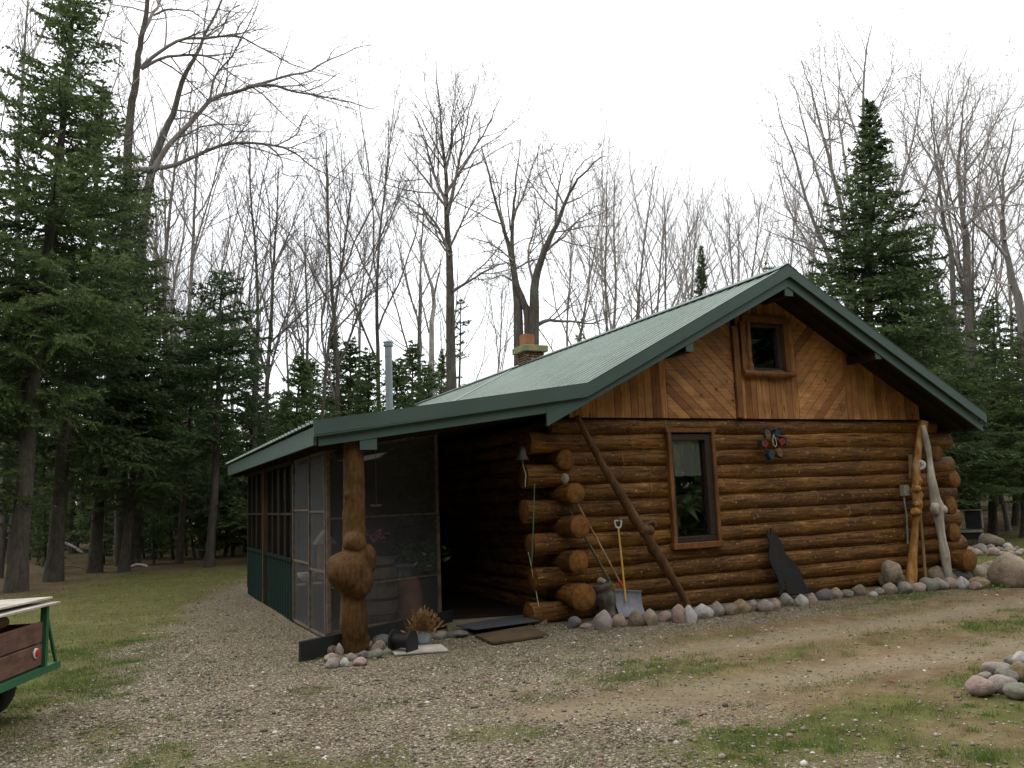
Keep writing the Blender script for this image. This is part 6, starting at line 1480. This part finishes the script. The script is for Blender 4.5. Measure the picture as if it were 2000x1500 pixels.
traced('fan shaped bare maple behind the pointed spruce at right', 'maple_tree', 29,
       [((1700, 1000), (1698, 700), (1694, 560), (1690, 400), (1688, 250), (1692, 130), (1702, 50), 0.17, 0.02, 0.0), ((1690, 1000), (1672, 640), (1655, 480), (1625, 320), (1595, 200), (1565, 120), 0.17, 0.02, 1.0), ((1695, 1000), (1668, 660), (1625, 520), (1580, 400), (1540, 280), (1512, 180), 0.15, 0.016, -1.0)],
       [((1680, 640), (1648, 520), (1612, 380), (1590, 300), (1570, 210), (1548, 150), 0.09, 0.010), ((1694, 560), (1672, 420), (1652, 300), (1640, 190), (1650, 90), 0.09, 0.010), ((1698, 620), (1735, 500), (1790, 400), (1830, 300), (1860, 200), 0.08, 0.010), ((1640, 600), (1590, 500), (1545, 420), (1520, 330), (1508, 260), 0.06, 0.008), ((1690, 600), (1720, 480), (1760, 350), (1790, 240), (1800, 120), 0.08, 0.014), ((1655, 560), (1610, 480), (1570, 440), (1520, 420), (1490, 395), 0.05, 0.010), ((1690, 320), (1665, 230), (1640, 150), (1625, 80), 0.05, 0.010), ((1690, 300), (1715, 220), (1740, 140), (1750, 70), 0.045, 0.010), ((1625, 330), (1620, 240), (1608, 160), (1600, 90), 0.035, 0.010),
        ((1580, 400), (1540, 350), (1520, 300), (1500, 230), 0.035, 0.010), ((1660, 640), (1600, 580), (1550, 540), (1500, 470), 0.045, 0.009), ((1700, 500), (1740, 420), (1765, 330), (1775, 230), 0.05, 0.01), ((1610, 270), (1580, 220), (1545, 160), (1530, 140), 0.03, 0.008)], 41, 'bark_pale', 'twig_pale', buds=0.8, per=(2.4, 3.6, 5.2, 6.2), lmin=1.0, lmax=3.0, up=0.09, deep=2.5)
traced('pale bare maple with a stout trunk right of the pointed spruce', 'maple_tree', 30,
       [((1898, 1000), (1890, 520), (1882, 430), (1872, 330), (1880, 230), (1895, 150), 0.155, 0.02, 0.5), ((1860, 1000), (1862, 540), (1848, 440), (1835, 340), (1822, 250), (1830, 150), 0.11, 0.014, -0.6)],
       [((1886, 440), (1930, 400), (1975, 360), (2030, 330), 0.06, 0.012), ((1876, 350), (1920, 290), (1960, 220), (1990, 150), 0.05, 0.01), ((1850, 450), (1815, 440), (1790, 465), (1760, 480), 0.04, 0.01), ((1872, 330), (1850, 260), (1855, 180), (1870, 120), 0.04, 0.01), ((1884, 460), (1860, 420), (1820, 400), (1790, 380), 0.045, 0.01), ((1835, 340), (1800, 280), (1785, 220), (1770, 150), 0.04, 0.008), ((1880, 260), (1910, 200), (1930, 130), 0.03, 0.008)], 51, 'bark_pale', 'twig_pale', buds=0.6, per=(2.4, 3.6, 5.2, 6.2), lmin=1.0, lmax=3.3, up=0.07, deep=2.2)
traced('pale bare maple leaning at the right edge of the picture', 'maple_tree', 27,
       [((2020, 1000), (1995, 640), (1972, 540), (1955, 440), (1960, 340), (1985, 230), 0.165, 0.025, 0.5)],
       [((1965, 500), (1925, 450), (1900, 420), (1880, 380), 0.05, 0.01), ((1975, 560), (1930, 540), (1895, 510), 0.04, 0.01), ((1957, 430), (1930, 360), (1925, 300), (1940, 220), 0.05, 0.01), ((1958, 400), (2000, 330), (2030, 280), 0.05, 0.01), ((1962, 470), (2000, 430), (2040, 380), 0.05, 0.01)], 61, 'bark_pale', 'twig_pale', buds=0.6, per=(2.4, 3.6, 5.2, 6.2), lmin=1.0, lmax=3.3, up=0.05, deep=2.0)
traced('white barked birch with a broken top behind the porch roof', 'birch_tree', 29,
       [((846, 1000), (844, 760), (843, 640), (846, 590), (838, 540), (826, 490), (820, 468), 0.13, 0.05, 0.0)],
       [((846, 600), (852, 560), (862, 520), (864, 490), 0.055, 0.012), ((838, 650), (822, 580), (808, 520), (790, 450), 0.035, 0.009), ((845, 620), (870, 600), (890, 560), 0.02, 0.006)], 71, 'bark_white', 'twig_pale', per=(0.6, 1.5, 2.5, 3), lmin=0.4, lmax=1.0, deep=0.8)
BP = [bare_proto(201, 16, 0.42, 24, 0.095, 8, 3, 0.0036, dens=1.05), bare_proto(202, 17, 0.55, 20, 0.095, 8, 3, 0.0036, dens=1.05), bare_proto(203, 15, 0.35, 30, 0.10, 9, 3, 0.0036, dens=1.05), bare_proto(204, 16, 0.48, 26, 0.10, 8, 3, 0.0036, dens=1.05, mt='bark_pale', tw='twig_pale'), bare_proto(205, 14, 0.38, 28, 0.10, 9, 3, 0.0036, dens=1.05, mt='bark_pale', tw='twig_pale')]
BPF = [bare_proto(211, 15, 0.4, 28, 0.085, 9, 2, 0.005, dens=0.8, mt='bark_pale', tw='twig_pale'), bare_proto(212, 16, 0.5, 24, 0.085, 9, 2, 0.005, dens=0.8, mt='bark_pale', tw='twig_pale')]  # far trees: paler bark and twigs stand in for the sky's glow
def bare(i, bx, tx, ty, D, label, group=None, protos=None, name='bare_tree', girth=1.0):
    b, t = by_px(bx, 1000, tx, ty, D); pr = (protos or BP)[i]; s = np.linalg.norm(t - b) / pr['H']
    return plant_tree(pr, b, t, name, label, group, girth=s * girth)
for a in [(3, 0, 30, -60, 27, 'pale bare tree at the upper left corner beside the spruce'), (0, 490, 508, 290, 29, 'bare tree with a forked stem above the dark fir'), (2, 522, 560, 300, 30, 'bare tree with curved stem right of the forked one'),
          (1, 606, 600, 330, 28, 'slim bare tree left of the porch roof corner'), (2, 655, 690, 270, 30, 'crooked bare tree with forking base left of the stove pipe'), 
          (0, 745, 745, 240, 31, 'tall bare tree right behind the stove pipe'), (4, 815, 795, 380, 33, 'pale bare tree left of the white birch'), (4, 560, 575, 420, 35, 'pale thin bare tree above the far porch eave'),
          (4, 345, 330, 180, 33, 'pale bare tree seen under the big maple\'s arching limbs'), (3, 360, 400, 200, 35, 'pale bare tree with spotted stem under the big maple\'s limbs')]: bare(*a)
G6 = 'bare trees beyond the roof'
for a in [(0, 1165, 1160, 320, 38), (1, 1195, 1188, 360, 42), (0, 1250, 1258, 345, 40), (0, 1268, 1262, 385, 46), (1, 1315, 1312, 372, 42), (0, 1345, 1330, 378, 40), (0, 1405, 1400, 365, 41), (1, 1440, 1432, 400, 44), (0, 1480, 1470, 430, 40), (1, 1530, 1545, 395, 46), (0, 1580, 1560, 430, 42), (1, 1100, 1110, 380, 44), (0, 1130, 1140, 450, 40), (1, 1215, 1225, 440, 48), (0, 1290, 1290, 440, 38), (1, 1370, 1385, 430, 50), (0, 1610, 1600, 380, 45)]:
    bare(*a, 'thin bare tree in the row beyond the cabin roof', G6, BPF)
for a in [(0, 1780, 1800, 240, 40), (1, 1925, 1930, 180, 42), (0, 2005, 2000, 260, 38)]:
    bare(*a, 'thin pale bare tree behind the spruces at right', 'bare trees behind the right spruces', BPF)
for a in [(0, 450, 470, 400, 44), (0, 585, 590, 470, 46), (1, 700, 700, 460, 46), (0, 905, 915, 500, 46), (1, 950, 965, 520, 44)]:
    bare(*a, 'thin bare tree in the woods behind the porch', 'bare trees behind the porch', BPF)

# the woods round the clearing
rs = np.random.default_rng(77)
def woods(n, ulo, uhi, dlo, dhi, protos, hlo, hhi, name, label, group):
    for i in range(n):
        u = rs.uniform(ulo, uhi); D = dlo + (dhi - dlo) * rs.random() ** 0.8
        p = at_d(u, 1000, D); b = np.array([p[0], p[1], float(gh(p[0], p[1]))]); h = rs.uniform(hlo, hhi)
        if 1.0 < b[0] < 14.5 and 9 < b[1] < 29.5: continue
        pr = protos[int(rs.integers(len(protos)))]
        plant_tree(pr, b, b + np.array([rs.normal() * 0.3, rs.normal() * 0.3, h]), name, label, group, girth=h / pr['H'] * rs.uniform(0.85, 1.15))
woods(22, -150, 420, 30, 52, SPF, 6, 11, 'spruce_tree', 'spruce in the dim woods behind the left lawn', 'spruces in the left woods')
woods(34, -120, 400, 27, 44, [SPF[1], SPF[2]], 2.0, 4.8, 'young_fir', 'low dark fir in the undergrowth behind the left lawn', 'undergrowth firs in the left woods')
woods(26, -60, 470, 27, 46, [BPF[1]], 9, 13, 'bare_tree', 'dark bare trunk in the dim woods behind the left lawn', 'trunks in the left woods')
woods(16, 420, 900, 36, 56, [SPF[1], SPF[0]], 4.5, 7.5, 'spruce_tree', 'green spruce in the woods behind the porch roof', 'spruces behind the porch')
woods(14, 440, 640, 30, 40, [SPF[1]], 3.5, 6, 'young_fir', 'light green young fir beyond the end of the porch', 'young firs beyond the porch')
woods(9, 400, 485, 27, 31, [SPF[1]], 2.6, 4.6, 'young_fir', 'pale green young fir at the edge of the lawn by the porch end', 'young firs by the porch end')
woods(10, 250, 470, 30, 42, [SPF[1]], 3, 6, 'young_fir', 'light green young fir in the understorey beyond the lawn', 'young firs beyond the lawn')
woods(18, 1690, 2150, 30, 46, SPF, 5, 8.5, 'spruce_tree', 'dark spruce in the woods behind the right lawn', 'spruces in the right woods')
woods(7, 1780, 2150, 28, 42, [BPF[0]], 9, 12, 'bare_tree', 'bare trunk in the woods behind the right lawn', 'trunks in the right woods')
b = on_ground(1912, 1012); plant_tree(BP[3], (b[0], b[1], float(gh(b[0], b[1]))), (b[0], b[1], 9), 'birch_tree', 'slim pale trunk right behind the grill cart', None)
b = on_ground(1945, 1040); plant_tree(BP[0], (b[0], b[1], float(gh(b[0], b[1]))), (b[0] + 0.3, b[1], 13), 'bare_tree', 'dark trunk on the right lawn behind the long stone slab', None)

# far woods that read as one mass, all round the clearing (they also stand behind the viewer and show in the panes)
def far_woods():
    Vt, Tt, Vb, Qb, nt_, nb_ = [], [], [], [], 0, 0
    rs = np.random.default_rng(5)
    def take(pr, part): 
        me = dict(pr['parts'])[part]; V = np.empty(len(me.vertices) * 3, np.float32); me.vertices.foreach_get('co', V); I = np.empty(len(me.loops), np.int32); me.loops.foreach_get('vertex_index', I); return V.reshape(-1, 3), I
    cr = conifer_proto(120, 11, 0.06, 2.0, 'needles_far', 0.34, 0.42, 0.75, 5, 0.8, 0.14, deadlow=False); CV, CI = take(cr, 'crown'); TV, TI = take(cr, 'trunk')
    br = bare_proto(121, 14, 0.35, 30, 0.14, 9, 1, 0.012, dens=0.9); BV, BI = take(br, 'branches'); BT, BTI = take(br, 'trunk')
    for i in range(620):
        th = rs.uniform(0, 2 * PI); D = rs.uniform(50, 95); front_ = True
        x, y = math.cos(th) * D, math.sin(th) * D
        fx, fy = 0.425, 0.905; cosv = (x * fx + y * fy) / D
        if cosv < 0.2: D = rs.uniform(17, 46); x, y = math.cos(th) * D, math.sin(th) * D
        con = rs.random() < (0.62 if cosv > 0.2 else 0.75); h = rs.uniform(4.5, 8.5) if (con and cosv > 0.2) else rs.uniform(13, 20)
        if cosv > 0.2 and not con: continue
        a = rs.uniform(0, 2 * PI); c, s = math.cos(a), math.sin(a); z = float(gh(x, y))
        for V, I, tri in ((CV, CI, True), (TV, TI, False)) if con else ((BV, BI, False), (BT, BTI, False)):
            k = h / (11 if con else 14); W = V * k; W = np.stack([W[:, 0] * c - W[:, 1] * s + x, W[:, 0] * s + W[:, 1] * c + y, W[:, 2] + z], 1)
            if tri: Vt.append(W); Tt.append(I.reshape(-1, 3) + nt_); nt_ += len(W)
            else: Vb.append(W); Qb.append(I.reshape(-1, 4) + nb_); nb_ += len(W)
    for pr in (cr, br):
        for _, me in pr['parts']: bpy.data.meshes.remove(me)
    tag(link_obj('far_woods', mesh_np('far_woods', np.concatenate(Vt), None, np.concatenate(Tt), [M['needles_far']])), 'far evergreen woods closing off the clearing', 'woods', kind='stuff')
    tag(link_obj('far_trunks', mesh_np('far_trunks', np.concatenate(Vb), np.concatenate(Qb), None, [M['twig']], smooth=True)), 'far bare woods closing off the clearing', 'woods', kind='stuff')
far_woods()

# weeds, litter
for (pa, pb_2, r_, lb) in (((254, 1108), (287, 1106), 0.05, 'short fallen white birch log at the back edge of the lawn'), ((116, 1058), (162, 1080), 0.04, 'fallen pale branch slanting among the dark left trunks')):
    a_, b_2 = at_d(*pa, 26.5), at_d(*pb_2, 26.0); mb = MB(); wobbly(mb, [a_, (a_ + b_2) / 2 + (0, 0, 0.05), b_2], [r_, r_, r_ * 0.8], 8, 0.1, 4, 12); thing_mesh(mb, 'fallen_log', M['bark_white'], lb, 'log', smooth=True)
def weeds(px, py, n, r, h, label, group):
    c = on_ground(px, py); leafy('weed_clump', label, 'weed', c, h, r, n, 'weed', px, 0.028, False)['group'] = group
for a in [(1477, 1172, 26, 0.05, 0.12, 'small green weed by the wall left of the wolf cutout'), (1558, 1170, 40, 0.10, 0.10, 'green weeds at the wolf cutout\'s feet'), (1688, 1150, 26, 0.04, 0.15, 'tall green weed against the wall, right of the wolf'), (1500, 1206, 20, 0.06, 0.07, 'small weed growing on the stone row\'s gravel side'), (1810, 1166, 40, 0.15, 0.08, 'green weeds in front of the corner stone pile'), (1945, 1150, 40, 0.15, 0.10, 'green weeds between corner pile and boulder')]: weeds(*a, 'weeds along the wall')
def fallen_leaves():
    rs = np.random.default_rng(9); n = 7000
    x = rs.uniform(-6, 30, n); y = rs.uniform(3.5, 32, n); g, t, d, l = masks(x, y)
    k = (rs.random(n) < np.clip(0.10 + 0.95 * l, 0, 1)) & in_view(x, y) & off_house(x, y); x, y = x[k], y[k]; n = len(x)
    a = rs.uniform(0, 2 * PI, n); s = rs.uniform(0.018, 0.042, n); z = gh(x, y) + 0.012; ca, sa = np.cos(a) * s, np.sin(a) * s; tl = rs.uniform(-0.3, 0.3, (n, 2)) * s[:, None]
    V = np.stack([np.stack([x - ca, y - sa, z + tl[:, 0]], 1), np.stack([x + sa * 0.5, y - ca * 0.5, z + 0.006], 1), np.stack([x + ca, y + sa, z + tl[:, 1]], 1), np.stack([x - sa * 0.5, y + ca * 0.5, z + 0.006], 1)], 1).reshape(-1, 3)
    tag(link_obj('leaf_litter', mesh_np('leaf_litter', V, np.arange(4 * n).reshape(-1, 4), None, [M['fallen']])), 'dry brown leaves scattered on the ground', 'leaves', kind='stuff')
fallen_leaves()
